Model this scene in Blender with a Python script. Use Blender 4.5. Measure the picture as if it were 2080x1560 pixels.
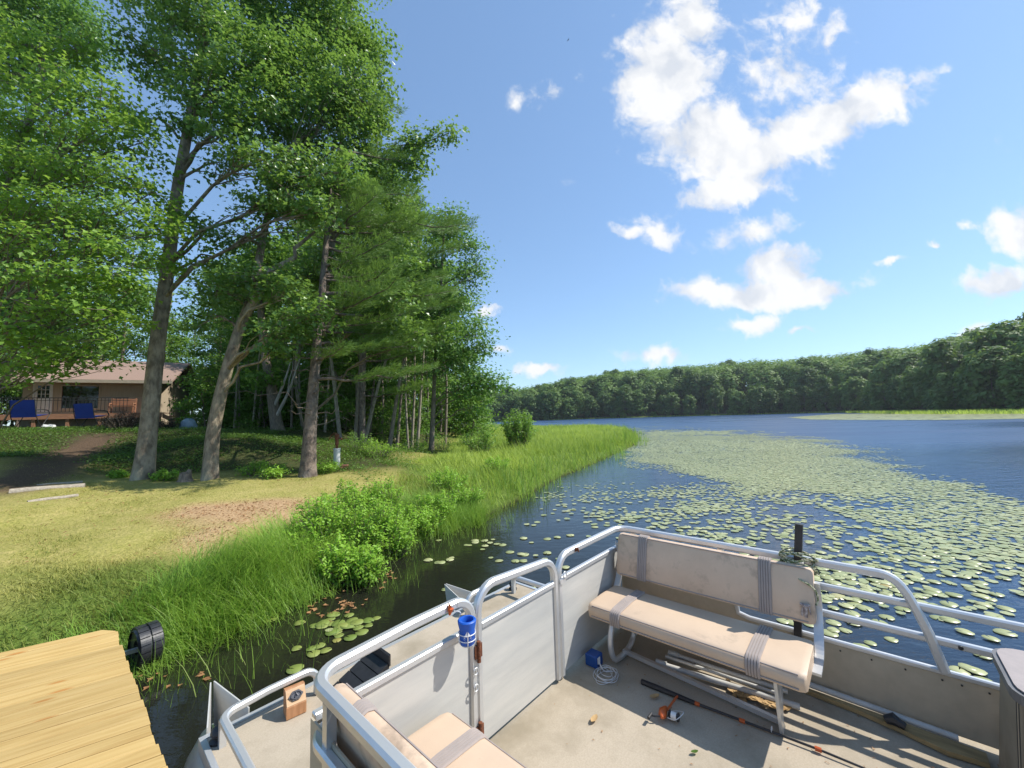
import bpy, math, random
import numpy as np
from math import radians as rad, pi, sin, cos, sqrt
for _o in list(bpy.data.objects): bpy.data.objects.remove(_o)
SC = bpy.context.scene
COL = SC.collection

# ------------------------------------------------------------------ camera
CZ = 2.0; PITCH = rad(4.9); ROLL = rad(-1.7); F = 800.0
cam_d = bpy.data.cameras.new('camera'); cam = bpy.data.objects.new('camera', cam_d); COL.objects.link(cam)
cam_d.sensor_width = 36.0; cam_d.lens = 36.0*F/2080.0
cam_d.clip_start = 0.05; cam_d.clip_end = 4000
def _rx(a): c, s = cos(a), sin(a); return np.array([[1,0,0],[0,c,-s],[0,s,c]])
def _rz(a): c, s = cos(a), sin(a); return np.array([[c,-s,0],[s,c,0],[0,0,1]])
CM = _rx(pi/2+PITCH) @ _rz(ROLL)
from mathutils import Matrix
cam.matrix_world = Matrix.Translation((0,0,CZ)) @ Matrix(CM.tolist()).to_4x4()
SC.camera = cam
CP = np.array([0,0,CZ])
def ray(x, y): return CM @ np.array([(x-1040)/F, (780-y)/F, -1.0])
def at(x, y, z): d = ray(x, y); return CP + d*((z-CZ)/d[2])         # where the sight line meets a level
def atY(x, y, Y): d = ray(x, y); return CP + d*(Y/d[1])             # ... or a distance ahead
def proj(p):                                                        # vectorised projection (for choosing which pads show)
    q = (np.asarray(p)-CP) @ CM
    w = np.where(-q[:,2] > .05, -q[:,2], np.nan)
    return 1040+F*q[:,0]/w, 780-F*q[:,1]/w

# ------------------------------------------------------------------ sky, sun, exposure
SUN_EL = rad(49.5); SUN_AZ = rad(83.7)
W = bpy.data.worlds.new('World'); SC.world = W; W.use_nodes = True
nt = W.node_tree; nt.nodes.clear(); L = nt.links
def N(t, kind, **kw):
    n = t.nodes.new(kind)
    for k, v in kw.items():
        if k == 'inp':
            for i, x in v.items(): n.inputs[i].default_value = x
        else: setattr(n, k, v)
    return n
out = N(nt, 'ShaderNodeOutputWorld')
sky = N(nt, 'ShaderNodeTexSky', sky_type='NISHITA', sun_disc=False, sun_elevation=SUN_EL, sun_rotation=SUN_AZ,
        altitude=300, air_density=1.0, dust_density=0.25, ozone_density=1.8)
bgs = N(nt, 'ShaderNodeBackground', inp={'Strength': 0.128})
# summer haze high in the air: a flatter, paler gradient than a perfectly clean sky
skg = N(nt, 'ShaderNodeGamma', inp={1: 0.66}); L.new(sky.outputs[0], skg.inputs[0])
skm = N(nt, 'ShaderNodeMix', data_type='RGBA', blend_type='MULTIPLY', inp={0: 1.0}); L.new(skg.outputs[0], skm.inputs[6]); skm.inputs[7].default_value = (1.06,1.33,1.60,1)
L.new(skm.outputs[2], bgs.inputs[0])
tc = N(nt, 'ShaderNodeTexCoord'); sep = N(nt, 'ShaderNodeSeparateXYZ'); L.new(tc.outputs['Generated'], sep.inputs[0])
def mth(t, op, a, b=None, c=None, clamp=False):
    n = t.nodes.new('ShaderNodeMath'); n.operation = op; n.use_clamp = clamp
    for i, v in enumerate((a, b, c)):
        if v is None: continue
        if isinstance(v, (int, float)): n.inputs[i].default_value = v
        else: t.links.new(v, n.inputs[i])
    return n.outputs[0]
ymax = mth(nt, 'MAXIMUM', sep.outputs[1], 0.05)
uu = mth(nt, 'DIVIDE', sep.outputs[0], ymax); vv = mth(nt, 'DIVIDE', sep.outputs[2], ymax)
cmb = N(nt, 'ShaderNodeCombineXYZ'); L.new(uu, cmb.inputs[0]); L.new(vv, cmb.inputs[1])
# warp the cloud coordinates so that no outline is an ellipse
nz = N(nt, 'ShaderNodeTexNoise', inp={'Scale': 7.0, 'Detail': 7.0, 'Roughness': 0.6}); L.new(cmb.outputs[0], nz.inputs['Vector'])
sub = N(nt, 'ShaderNodeVectorMath', operation='SUBTRACT'); L.new(nz.outputs['Color'], sub.inputs[0]); sub.inputs[1].default_value = (.5,.5,.5)
scl = N(nt, 'ShaderNodeVectorMath', operation='SCALE'); L.new(sub.outputs[0], scl.inputs[0]); scl.inputs['Scale'].default_value = 0.11
wrp = N(nt, 'ShaderNodeVectorMath', operation='ADD'); L.new(cmb.outputs[0], wrp.inputs[0]); L.new(scl.outputs[0], wrp.inputs[1])
CLOUDS = [  # px, py, rx, ry, rotation deg, weight
 (1355,150,92,140,8,1.0),(1415,40,52,66,0,.95),(1460,285,160,85,25,1.0),(1690,245,190,52,-20,1.05),(1490,385,120,36,-16,.95),
 (1590,150,110,110,0,.5),(1620,30,55,60,0,.5),(1690,70,22,62,25,.5),(1850,178,80,20,-30,.55),(1560,310,130,60,-10,.9),
 (1270,468,34,18,0,.75),(1338,475,62,36,20,.6),(1525,475,70,36,-5,.75),(1580,540,85,48,0,.9),(1545,590,185,34,0,1.0),(1420,596,76,20,0,.85),
 (1660,578,72,22,6,.9),(1525,655,62,24,-5,.8),(1628,673,42,12,0,.65),(1330,724,80,20,5,.65),(1102,752,62,13,0,.85),
 (2070,470,52,46,0,.95),(1978,468,28,16,-10,.6),(1895,490,18,6,0,.5),(1813,528,28,8,0,.7),(2030,575,84,36,-3,.95),
 (1050,213,24,18,-30,.42),(1125,192,58,26,-35,.4),(1150,365,18,12,0,.36),(990,634,26,10,0,.75),(1012,714,32,14,0,.6),(1960,680,120,14,-22,.4),
 (2250,300,160,60,-10,.8),(2330,560,200,50,0,.9),(2500,120,150,70,0,.8),(1250,-160,260,90,10,.8)]
den = None
for (px, py, rx, ry, ro, w) in CLOUDS:
    d = ray(px, py); u, v = d[0]/d[1], d[2]/d[1]
    k = 1.0/F * (1.0 + .22*abs(v))
    mp = N(nt, 'ShaderNodeMapping', vector_type='TEXTURE')
    mp.inputs['Location'].default_value = (u, v, 0); mp.inputs['Rotation'].default_value = (0, 0, rad(-ro) + ROLL*-1)
    mp.inputs['Scale'].default_value = (rx*k*1.25, ry*k*1.25, 1)
    L.new(wrp.outputs[0], mp.inputs[0])
    ln = N(nt, 'ShaderNodeVectorMath', operation='LENGTH'); L.new(mp.outputs[0], ln.inputs[0])
    f = mth(nt, 'MULTIPLY_ADD', ln.outputs['Value'], -w, w*1.12)
    den = f if den is None else mth(nt, 'MAXIMUM', den, f)
nz2 = N(nt, 'ShaderNodeTexNoise', inp={'Scale': 9.0, 'Detail': 8.0, 'Roughness': 0.56, 'Distortion': .5}); L.new(cmb.outputs[0], nz2.inputs['Vector'])
# ragged edges and holes: coarse billows plus fine wisps
nz4 = N(nt, 'ShaderNodeTexNoise', inp={'Scale': 24.0, 'Detail': 6.0, 'Roughness': 0.6}); L.new(wrp.outputs[0], nz4.inputs['Vector'])
d2 = mth(nt, 'ADD', den, mth(nt, 'MULTIPLY', mth(nt, 'SUBTRACT', nz2.outputs[0], 0.5), 1.45))
d2 = mth(nt, 'ADD', d2, mth(nt, 'MULTIPLY', mth(nt, 'SUBTRACT', nz4.outputs[0], 0.5), 0.75))
mr = N(nt, 'ShaderNodeMapRange', interpolation_type='SMOOTHSTEP', inp={'From Min': 0.16, 'From Max': 0.70}); L.new(d2, mr.inputs[0])
front = mth(nt, 'GREATER_THAN', sep.outputs[1], 0.06)
cden = mth(nt, 'MULTIPLY', mth(nt, 'MULTIPLY', mr.outputs[0], front), 0.96)
ccol = N(nt, 'ShaderNodeMix', data_type='RGBA'); ccol.inputs[6].default_value = (.74,.78,.85,1); ccol.inputs[7].default_value = (1,1,1,1)
nz3 = N(nt, 'ShaderNodeTexNoise', inp={'Scale': 9.0, 'Detail': 4.0}); L.new(wrp.outputs[0], nz3.inputs['Vector'])
mr3 = N(nt, 'ShaderNodeMapRange', inp={'From Min': .36, 'From Max': .56}); L.new(nz3.outputs[0], mr3.inputs[0])
L.new(mr3.outputs[0], ccol.inputs[0])
bgc = N(nt, 'ShaderNodeBackground', inp={'Strength': 0.61}); L.new(ccol.outputs[2], bgc.inputs[0])
mixw = N(nt, 'ShaderNodeMixShader'); L.new(cden, mixw.inputs[0]); L.new(bgs.outputs[0], mixw.inputs[1]); L.new(bgc.outputs[0], mixw.inputs[2])
L.new(mixw.outputs[0], out.inputs[0])

sun_d = bpy.data.lights.new('sun', 'SUN'); sun_d.energy = 3.6; sun_d.angle = rad(0.55); sun_d.color = (1.0, .955, .88)
sun = bpy.data.objects.new('sun', sun_d); COL.objects.link(sun)
from mathutils import Vector
sd = Vector((sin(SUN_AZ)*cos(SUN_EL), cos(SUN_AZ)*cos(SUN_EL), sin(SUN_EL)))
sun.rotation_euler = sd.to_track_quat('Z', 'Y').to_euler(); sun.location = (60, 10, 80)
SC.view_settings.view_transform = 'Standard'; SC.view_settings.look = 'None'
SC.view_settings.gamma = 1; SC.view_settings.use_curve_mapping = False
SC.view_settings.exposure = 0.75
SC.render.engine = 'CYCLES'
try:
    SC.cycles.use_denoising = True; SC.cycles.max_bounces = 6; SC.cycles.transparent_max_bounces = 4
    SC.cycles.diffuse_bounces = 3; SC.cycles.glossy_bounces = 3; SC.cycles.caustics_reflective = False; SC.cycles.caustics_refractive = False
    SC.cycles.sample_clamp_indirect = 6
except Exception: pass
rng = np.random.default_rng(7); random.seed(7)

# ------------------------------------------------------------------ mesh helpers
def mesh_np(name, V, faces, mats, fmat=None, smooth=False, tint=None):
    """faces: list of int arrays (n,3) or (n,4)"""
    me = bpy.data.meshes.new(name)
    V = np.asarray(V, dtype=np.float32)
    loops = np.concatenate([f.reshape(-1) for f in faces]).astype(np.int32)
    tot = np.concatenate([np.full(len(f), f.shape[1], np.int32) for f in faces])
    me.vertices.add(len(V)); me.vertices.foreach_set('co', V.reshape(-1))
    me.loops.add(len(loops)); me.loops.foreach_set('vertex_index', loops)
    me.polygons.add(len(tot)); st = np.concatenate([[0], np.cumsum(tot)[:-1]]).astype(np.int32)
    me.polygons.foreach_set('loop_start', st); me.polygons.foreach_set('loop_total', tot)
    if fmat is not None: me.polygons.foreach_set('material_index', np.asarray(fmat, np.int32))
    if smooth: me.polygons.foreach_set('use_smooth', np.ones(len(tot), bool))
    for m in (mats if isinstance(mats, (list, tuple)) else [mats]): me.materials.append(m)
    if tint is not None:
        a = me.attributes.new('tint', 'FLOAT', 'FACE'); a.data.foreach_set('value', np.asarray(tint, np.float32))
    me.update(calc_edges=True); me.validate()
    return me
class MB:
    """collects shapes and becomes ONE mesh"""
    def __init__(s): s.v = []; s.f3 = []; s.f4 = []; s.n = 0; s.ng = []; s.m3 = []; s.m4 = []; s.mg = []
    def add(s, v, f, m=0):
        v = np.asarray(v, float).reshape(-1, 3)
        for q in f:
            q = [i+s.n for i in q]
            if len(q) == 3: s.f3.append(q); s.m3.append(m)
            elif len(q) == 4: s.f4.append(q); s.m4.append(m)
            else: s.ng.append(q); s.mg.append(m)
        s.v.append(v); s.n += len(v); return s
    def box(s, a, b, m=0, bev=0.0):
        (x0,y0,z0), (x1,y1,z1) = a, b
        if bev <= 0:
            v = [(x,y,z) for z in (z0,z1) for y in (y0,y1) for x in (x0,x1)]
            return s.add(v, [(0,2,3,1),(4,5,7,6),(0,1,5,4),(2,6,7,3),(0,4,6,2),(1,3,7,5)], m)
        c = min(bev, (x1-x0)/2.01, (y1-y0)/2.01, (z1-z0)/2.01)
        v = []; idx = {}
        for ix, X in enumerate((x0,x1)):
            for iy, Y in enumerate((y0,y1)):
                for iz, Z in enumerate((z0,z1)):
                    sx, sy, sz = (c if ix == 0 else -c), (c if iy == 0 else -c), (c if iz == 0 else -c)
                    idx[ix,iy,iz] = len(v); v += [(X,Y+sy,Z+sz),(X+sx,Y,Z+sz),(X+sx,Y+sy,Z)]
        g = lambda ix,iy,iz,k: idx[ix,iy,iz]+k
        f = [(g(0,0,0,0),g(0,0,1,0),g(0,1,1,0),g(0,1,0,0)),(g(1,0,0,0),g(1,1,0,0),g(1,1,1,0),g(1,0,1,0)),
             (g(0,0,0,1),g(1,0,0,1),g(1,0,1,1),g(0,0,1,1)),(g(0,1,0,1),g(0,1,1,1),g(1,1,1,1),g(1,1,0,1)),
             (g(0,0,0,2),g(0,1,0,2),g(1,1,0,2),g(1,0,0,2)),(g(0,0,1,2),g(1,0,1,2),g(1,1,1,2),g(0,1,1,2))]
        for iy in (0,1):
            for iz in (0,1): f.append((g(0,iy,iz,1),g(1,iy,iz,1),g(1,iy,iz,2),g(0,iy,iz,2)))
        for ix in (0,1):
            for iz in (0,1): f.append((g(ix,0,iz,0),g(ix,1,iz,0),g(ix,1,iz,2),g(ix,0,iz,2)))
            for iy in (0,1): f.append((g(ix,iy,0,0),g(ix,iy,1,0),g(ix,iy,1,1),g(ix,iy,0,1)))
        for ix in (0,1):
            for iy in (0,1):
                for iz in (0,1): f.append((g(ix,iy,iz,0),g(ix,iy,iz,1),g(ix,iy,iz,2)))
        return s.add(v, f, m)
    def bar(s, p, q, w, h=None, m=0, up=(0,0,1)):
        """square bar from p to q"""
        return s.tube([p, q], w/2, 4, m=m, sq=True, h=(h or w)/2, up=up)
    def tube(s, P, r, k=8, m=0, cap=True, sq=False, h=None, up=(0,0,1), closed=False):
        P = np.asarray(P, float); n = len(P)
        R = np.full(n, r, float) if np.isscalar(r) else np.asarray(r, float)
        T = np.gradient(P, axis=0) if n > 2 else np.repeat((P[1:]-P[:1]), n, 0)
        if closed: T = np.roll(P, -1, 0)-np.roll(P, 1, 0)
        T /= np.linalg.norm(T, axis=1)[:,None]+1e-12
        upv = np.asarray(up, float)
        if abs(T[0]@upv) > .95: upv = np.array([1.,0,0])
        U = []; u = upv
        for t in T:
            uu = u-(u@t)*t; nn = np.linalg.norm(uu)
            if nn < 1e-6: uu = np.array([t[1],-t[0],0])+1e-9; nn = np.linalg.norm(uu)
            u = uu/nn; U.append(u)
        U = np.array(U); B = np.cross(T, U)
        if sq and k == 4:
            hh = h if h is not None else r
            pr = np.array([(-1,-1),(1,-1),(1,1),(-1,1)], float)*np.array([1, hh/(r if np.isscalar(r) else R[0])])
        elif sq:
            c = .55; pr = np.array([(-1,-c),(-c,-1),(c,-1),(1,-c),(1,c),(c,1),(-c,1),(-1,c)]); k = 8
            if h is not None: pr = pr*np.array([1, h/(r if np.isscalar(r) else R[0])])
        else:
            an = np.arange(k)*2*pi/k; pr = np.stack([np.cos(an), np.sin(an)], 1)
        V = P[:,None,:] + R[:,None,None]*(pr[None,:,0:1]*B[:,None,:] + pr[None,:,1:2]*U[:,None,:])
        f = []
        for i in range(n if closed else n-1):
            j = (i+1) % n
            for a in range(k): f.append((i*k+a, i*k+(a+1)%k, j*k+(a+1)%k, j*k+a))
        if cap and not closed: f += [tuple(range(k-1,-1,-1)), tuple((n-1)*k+a for a in range(k))]
        return s.add(V.reshape(-1,3), f, m)
    def lathe(s, c, prof, k=16, m=0, ax=None):
        """prof: (radius, height) pairs about the z axis at c"""
        V = []; f = []; n = len(prof)
        for (r, z) in prof:
            for a in range(k): V.append((r*cos(2*pi*a/k), r*sin(2*pi*a/k), z))
        for i in range(n-1):
            for a in range(k): f.append((i*k+a, i*k+(a+1)%k, (i+1)*k+(a+1)%k, (i+1)*k+a))
        V = np.array(V)
        if ax is not None:
            q = Vector((0,0,1)).rotation_difference(Vector(ax)).to_matrix(); V = V @ np.array(q).T
        return s.add(V+np.asarray(c, float), f, m)
    def prism(s, pts, d, m=0):
        """flat outline (list of 3-D points) pushed along d"""
        p = np.asarray(pts, float); n = len(p); q = p+np.asarray(d, float)
        f = [tuple(range(n-1,-1,-1)), tuple(range(n,2*n))] + [(i,(i+1)%n,n+(i+1)%n,n+i) for i in range(n)]
        return s.add(np.concatenate([p,q]), f, m)
    def quad(s, a, b, c, d, m=0): return s.add([a,b,c,d], [(0,1,2,3)], m)
    def mesh(s, name, mats, smooth=False, origin=(0,0,0), recalc=True):
        me = bpy.data.meshes.new(name)
        V = np.concatenate(s.v)-np.asarray(origin, float)
        me.from_pydata(V.tolist(), [], s.f3+s.f4+s.ng)
        for mm in (mats if isinstance(mats, (list, tuple)) else [mats]): me.materials.append(mm)
        mi = s.m3+s.m4+s.mg
        if any(mi): me.polygons.foreach_set('material_index', mi)
        if recalc:
            import bmesh
            bm = bmesh.new(); bm.from_mesh(me); bmesh.ops.recalc_face_normals(bm, faces=bm.faces); bm.to_mesh(me); bm.free()
        if smooth:
            me.polygons.foreach_set('use_smooth', [True]*len(me.polygons))
            try: me.set_sharp_from_angle(angle=rad(38))
            except Exception: pass
        me.update(); return me
    def build(s, name, mats, parent=None, smooth=False):
        org = (0,0,0)
        if parent is not None: org = parent.get('_org', (0,0,0))
        o = bpy.data.objects.new(name, s.mesh(name, mats, smooth, org)); COL.objects.link(o)
        if parent is not None:
            o.parent = parent; o['_org'] = list(org)
        return o
def tag(o, label=None, cat=None, group=None, kind=None):
    if label: o['label'] = label
    if cat: o['category'] = cat
    if group: o['group'] = group
    if kind: o['kind'] = kind
    return o
BOAT_TH = rad(90-41.8)
BA = np.array([cos(BOAT_TH), sin(BOAT_TH), 0]); BB = np.array([-sin(BOAT_TH), cos(BOAT_TH), 0])
def bw(a, b, z): return BA*a + BB*b + np.array([0,0,z])             # boat coordinates -> world
def wb(p): return np.array([p@BA, p@BB, p[2]])                      # world -> boat coordinates
def onB(x, y, b): d = ray(x, y); return wb(CP + d*((b-CP@BB)/(d@BB)))
def onA(x, y, a): d = ray(x, y); return wb(CP + d*((a-CP@BA)/(d@BA)))
def onZ(x, y, z): return wb(at(x, y, z))
def thing(name, label, cat, loc, rz=0, group=None, org=None):
    """Empty at a thing's base; its parts are written in coordinates whose origin is org (defaults to loc)"""
    o = bpy.data.objects.new(name, None); COL.objects.link(o)
    o.location = tuple(loc); o.rotation_euler = (0,0,rz); o.empty_display_size = .1
    o['_org'] = [float(x) for x in (org if org is not None else loc)]
    return tag(o, label, cat, group)
def boat_thing(name, label, cat, a, b, z, group=None):
    return thing(name, label, cat, bw(a,b,z), BOAT_TH, group, org=(a,b,z))
def obj(name, me, parent=None, loc=(0,0,0), rz=0):
    o = bpy.data.objects.new(name, me); COL.objects.link(o); o.location = tuple(loc); o.rotation_euler = (0,0,rz)
    if parent is not None: o.parent = parent
    return o
def dup_tree(o, loc, rz=0, sc=1.0, label=None):
    c = o.copy(); COL.objects.link(c); c.location = tuple(loc); c.rotation_euler = (0,0,rz); c.scale = (sc,sc,sc)
    if label: c['label'] = label
    for ch in list(o.children):
        k = ch.copy(); COL.objects.link(k); k.parent = c
        for g in list(ch.children):
            kk = g.copy(); COL.objects.link(kk); kk.parent = k
    return c
def arc(c, r, a0, a1, n, ax, ay):
    """n+1 points on an arc in the plane of ax, ay (degrees)"""
    ax = np.asarray(ax, float); ay = np.asarray(ay, float)
    return [np.asarray(c, float)+r*(cos(rad(t))*ax+sin(rad(t))*ay) for t in np.linspace(a0, a1, n+1)]
def smooth_path(pts, n=8):
    """Catmull-Rom through the points"""
    P = np.asarray(pts, float); Q = np.vstack([2*P[0]-P[1], P, 2*P[-1]-P[-2]]); o = []
    for i in range(len(P)-1):
        p0,p1,p2,p3 = Q[i:i+4]
        for t in np.linspace(0, 1, n, endpoint=False):
            o.append(.5*((2*p1)+(-p0+p2)*t+(2*p0-5*p1+4*p2-p3)*t*t+(-p0+3*p1-3*p2+p3)*t**3))
    o.append(P[-1]); return np.array(o)

# ------------------------------------------------------------------ materials
def new_mat(name):
    m = bpy.data.materials.new(name); m.use_nodes = True; t = m.node_tree
    return m, t, t.nodes['Principled BSDF']
def mat(name, c1, c2=None, rough=.6, metal=0.0, scale=6.0, detail=5.0, contrast=(.35,.65), bump=0.0, bscale=40.0, bdist=.01, stretch=None, spec=.5, c3=None, c3scale=2.0, c3rng=(.55,.75), rrng=None):
    m, t, p = new_mat(name); lk = t.links
    p.inputs['Roughness'].default_value = rough; p.inputs['Metallic'].default_value = metal
    p.inputs['Specular IOR Level'].default_value = spec
    co = N(t, 'ShaderNodeTexCoord'); vec = co.outputs['Object']
    if stretch:
        mp = N(t, 'ShaderNodeMapping'); mp.inputs['Scale'].default_value = stretch; lk.new(vec, mp.inputs[0]); vec = mp.outputs[0]
    if c2 is None: c2 = tuple(x*.8 for x in c1)
    nz = N(t, 'ShaderNodeTexNoise', inp={'Scale': scale, 'Detail': detail, 'Roughness': .6}); lk.new(vec, nz.inputs['Vector'])
    mr = N(t, 'ShaderNodeMapRange', inp={'From Min': contrast[0], 'From Max': contrast[1]}); lk.new(nz.outputs[0], mr.inputs[0])
    mx = N(t, 'ShaderNodeMix', data_type='RGBA'); mx.inputs[6].default_value = (*c1,1); mx.inputs[7].default_value = (*c2,1); lk.new(mr.outputs[0], mx.inputs[0])
    colr = mx.outputs[2]
    if c3 is not None:
        n3 = N(t, 'ShaderNodeTexNoise', inp={'Scale': c3scale, 'Detail': 6.0, 'Roughness': .65}); lk.new(vec, n3.inputs['Vector'])
        r3 = N(t, 'ShaderNodeMapRange', inp={'From Min': c3rng[0], 'From Max': c3rng[1]}); lk.new(n3.outputs[0], r3.inputs[0])
        m3 = N(t, 'ShaderNodeMix', data_type='RGBA'); lk.new(colr, m3.inputs[6]); m3.inputs[7].default_value = (*c3,1); lk.new(r3.outputs[0], m3.inputs[0])
        colr = m3.outputs[2]
    lk.new(colr, p.inputs['Base Color'])
    if rrng:
        rr = N(t, 'ShaderNodeMapRange', inp={'From Min': .3, 'From Max': .7, 'To Min': rrng[0], 'To Max': rrng[1]}); lk.new(nz.outputs[0], rr.inputs[0]); lk.new(rr.outputs[0], p.inputs['Roughness'])
    if bump:
        bn = N(t, 'ShaderNodeTexNoise', inp={'Scale': bscale, 'Detail': 4.0}); lk.new(vec, bn.inputs['Vector'])
        bp = N(t, 'ShaderNodeBump', inp={'Strength': bump, 'Distance': bdist}); lk.new(bn.outputs[0], bp.inputs['Height']); lk.new(bp.outputs[0], p.inputs['Normal'])
    return m
def leaf_mat(name, c1, c2, trans, tr_amt=.35, rough=.45, spec=.35, c3=None):
    """leaf: glossy front, light through the blade; each leaf its own tint"""
    m, t, p = new_mat(name); lk = t.links
    p.inputs['Roughness'].default_value = rough; p.inputs['Specular IOR Level'].default_value = spec
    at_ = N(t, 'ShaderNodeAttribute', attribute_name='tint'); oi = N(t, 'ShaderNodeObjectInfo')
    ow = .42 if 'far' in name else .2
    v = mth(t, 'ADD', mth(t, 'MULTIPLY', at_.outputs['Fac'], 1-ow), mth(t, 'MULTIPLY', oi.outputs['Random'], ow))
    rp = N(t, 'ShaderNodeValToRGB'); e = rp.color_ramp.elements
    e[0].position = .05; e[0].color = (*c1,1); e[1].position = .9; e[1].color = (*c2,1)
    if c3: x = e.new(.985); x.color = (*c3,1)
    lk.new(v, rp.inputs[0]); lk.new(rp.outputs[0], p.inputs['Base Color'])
    tb = N(t, 'ShaderNodeBsdfTranslucent')
    mx2 = N(t, 'ShaderNodeMix', data_type='RGBA'); mx2.inputs[0].default_value = .55; lk.new(rp.outputs[0], mx2.inputs[6]); mx2.inputs[7].default_value = (*trans,1)
    lk.new(mx2.outputs[2], tb.inputs[0])
    ms = N(t, 'ShaderNodeMixShader', inp={0: tr_amt}); lk.new(p.outputs[0], ms.inputs[1]); lk.new(tb.outputs[0], ms.inputs[2])
    lk.new(ms.outputs[0], t.nodes['Material Output'].inputs[0])
    return m
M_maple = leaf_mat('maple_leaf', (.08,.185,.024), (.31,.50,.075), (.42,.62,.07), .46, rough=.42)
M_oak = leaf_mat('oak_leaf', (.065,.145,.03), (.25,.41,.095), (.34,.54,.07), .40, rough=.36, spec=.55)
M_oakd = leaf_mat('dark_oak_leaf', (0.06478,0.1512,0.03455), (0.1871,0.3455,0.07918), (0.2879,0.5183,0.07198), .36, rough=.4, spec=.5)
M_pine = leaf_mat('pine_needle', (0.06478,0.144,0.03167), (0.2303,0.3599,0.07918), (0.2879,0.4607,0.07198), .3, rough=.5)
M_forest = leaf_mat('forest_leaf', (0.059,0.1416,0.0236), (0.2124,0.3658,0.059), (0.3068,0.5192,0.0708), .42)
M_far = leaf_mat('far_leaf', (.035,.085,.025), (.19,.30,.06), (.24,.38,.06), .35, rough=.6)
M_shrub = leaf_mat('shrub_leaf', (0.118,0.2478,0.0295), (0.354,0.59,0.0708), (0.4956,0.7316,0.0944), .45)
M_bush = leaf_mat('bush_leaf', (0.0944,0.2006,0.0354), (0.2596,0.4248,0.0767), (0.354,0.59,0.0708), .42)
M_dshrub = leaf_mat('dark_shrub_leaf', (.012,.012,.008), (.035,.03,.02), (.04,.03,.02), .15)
M_tallgrass = leaf_mat('tall_grass_blade', (.08,.185,.025), (.32,.50,.075), (.42,.62,.09), .46, rough=.5, c3=(.48,.44,.22))
M_marsh = leaf_mat('marsh_grass_blade', (.17,.29,.035), (.46,.57,.10), (.52,.64,.11), .46, rough=.55, c3=(.55,.48,.25))
M_lawn = leaf_mat('lawn_blade', (.14,.21,.028), (.48,.43,.125), (.42,.40,.10), .3, rough=.6, c3=(.56,.46,.22))
M_cover = leaf_mat('ground_cover_leaf', (.05,.11,.02), (.15,.26,.04), (.24,.38,.05), .35)
M_bark = mat('oak_bark', (0.3569,0.2847,0.1938), (0.146,0.1092,0.07176), .9, scale=9, stretch=(0.936,0.9,0.3947), contrast=(.36,.62), bump=1.0, bscale=11, bdist=.05, c3=(0.4056,0.3588,0.2368), c3scale=.8, c3rng=(.5,.66))
M_barkd = mat('pine_bark', (0.252,0.1935,0.1485), (0.099,0.0738,0.0576), .9, scale=9, stretch=(0.9,0.9,0.72), contrast=(.36,.62), bump=1.0, bscale=10, bdist=.05, c3=(0.243,0.216,0.18), c3scale=1.2, c3rng=(.55,.7))
M_barkp = mat('pale_bark', (.40,.34,.26), (.22,.185,.14), .85, scale=7, stretch=(2,2,.7), bump=.5, bscale=20, bdist=.02)
M_barkm = mat('grey_brown_bark', (.28,.225,.17), (.15,.12,.09), .9, scale=8, stretch=(3,3,.7), bump=.8, bscale=14, bdist=.03)
M_dead = mat('bleached_wood', (.55,.50,.43), (.38,.34,.29), .8, scale=5, stretch=(2,2,.5))
M_alu = mat('aluminium_tube', (0.6612,0.6704,0.6704), (0.551,0.5602,0.5694), .38, .55, scale=5, rrng=(.28,.5))
M_sheet = mat('brushed_sheet', (0.5786,0.5675,0.5256), (0.4856,0.4814,0.4581), .5, .15, scale=2.2, detail=8, stretch=(1,1,7), contrast=(.3,.7), bump=.10, bscale=1.8, bdist=.02, c3=(0.6406,0.6182,0.569), c3scale=1.3, c3rng=(.45,.7))
M_sheetb = mat('beige_side_sheet', (.52,.445,.33), (.45,.385,.285), .6, .05, scale=14, detail=7, c3=(.37,.31,.225), c3scale=4, c3rng=(.55,.75))
M_carpet = mat('deck_carpet', (0.4814,0.4113,0.3153), (0.4044,0.3412,0.2575), .95, scale=130, detail=3, contrast=(.3,.7), bump=.35, bscale=420, bdist=.004, spec=.1, c3=(0.2985,0.2524,0.182), c3scale=2.1, c3rng=(.46,.70))
M_vinyl = mat('tan_vinyl', (0.5911,0.4476,0.3173), (0.5389,0.4042,0.2868), .55, scale=4, detail=6, bump=.12, bscale=160, bdist=.003, c3=(0.3129,0.2434,0.1825), c3scale=5.5, c3rng=(.60,.86))
M_vinylb = mat('mildewed_vinyl', (0.6678,0.4961,0.353), (0.5915,0.4341,0.3053), .6, scale=6, detail=8, bump=.12, bscale=160, bdist=.003, c3=(0.1908,0.1479,0.1145), c3scale=7, c3rng=(.50,.78))
M_strap = mat('grey_pleat', (.37,.31,.275), (.31,.265,.24), .6, scale=10)
M_black = mat('black_plastic', (.018,.018,.02), (.03,.03,.033), .45, scale=20)
M_blackr = mat('black_tyre', (.016,.017,.02), (.035,.036,.04), .42, scale=12, bump=.15, bscale=70, bdist=.004)
M_rust = mat('rust', (.20,.065,.025), (.10,.035,.018), .9, scale=60, bump=.4, bscale=120)
M_orange = mat('orange_paint', (0.5625,0.1125,0.0225), (0.465,0.0825,0.015), .4, scale=10)
M_blue = mat('blue_foam', (.006,.10,.50), (.005,.08,.42), .5, scale=8)
M_bluebox = mat('blue_box', (.012,.075,.30), (.01,.06,.24), .5)
M_white = mat('white_paint', (.78,.78,.76), (.70,.70,.68), .5, scale=8)
M_wire = mat('white_wire', (.75,.75,.75), (.6,.6,.6), .4, .2)
M_pvc = mat('white_pipe', (0.6068,0.6068,0.5822), (0.5084,0.5002,0.4674), .45, scale=14, c3=(0.369,0.3362,0.2706), c3scale=9, c3rng=(.6,.8))
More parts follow.
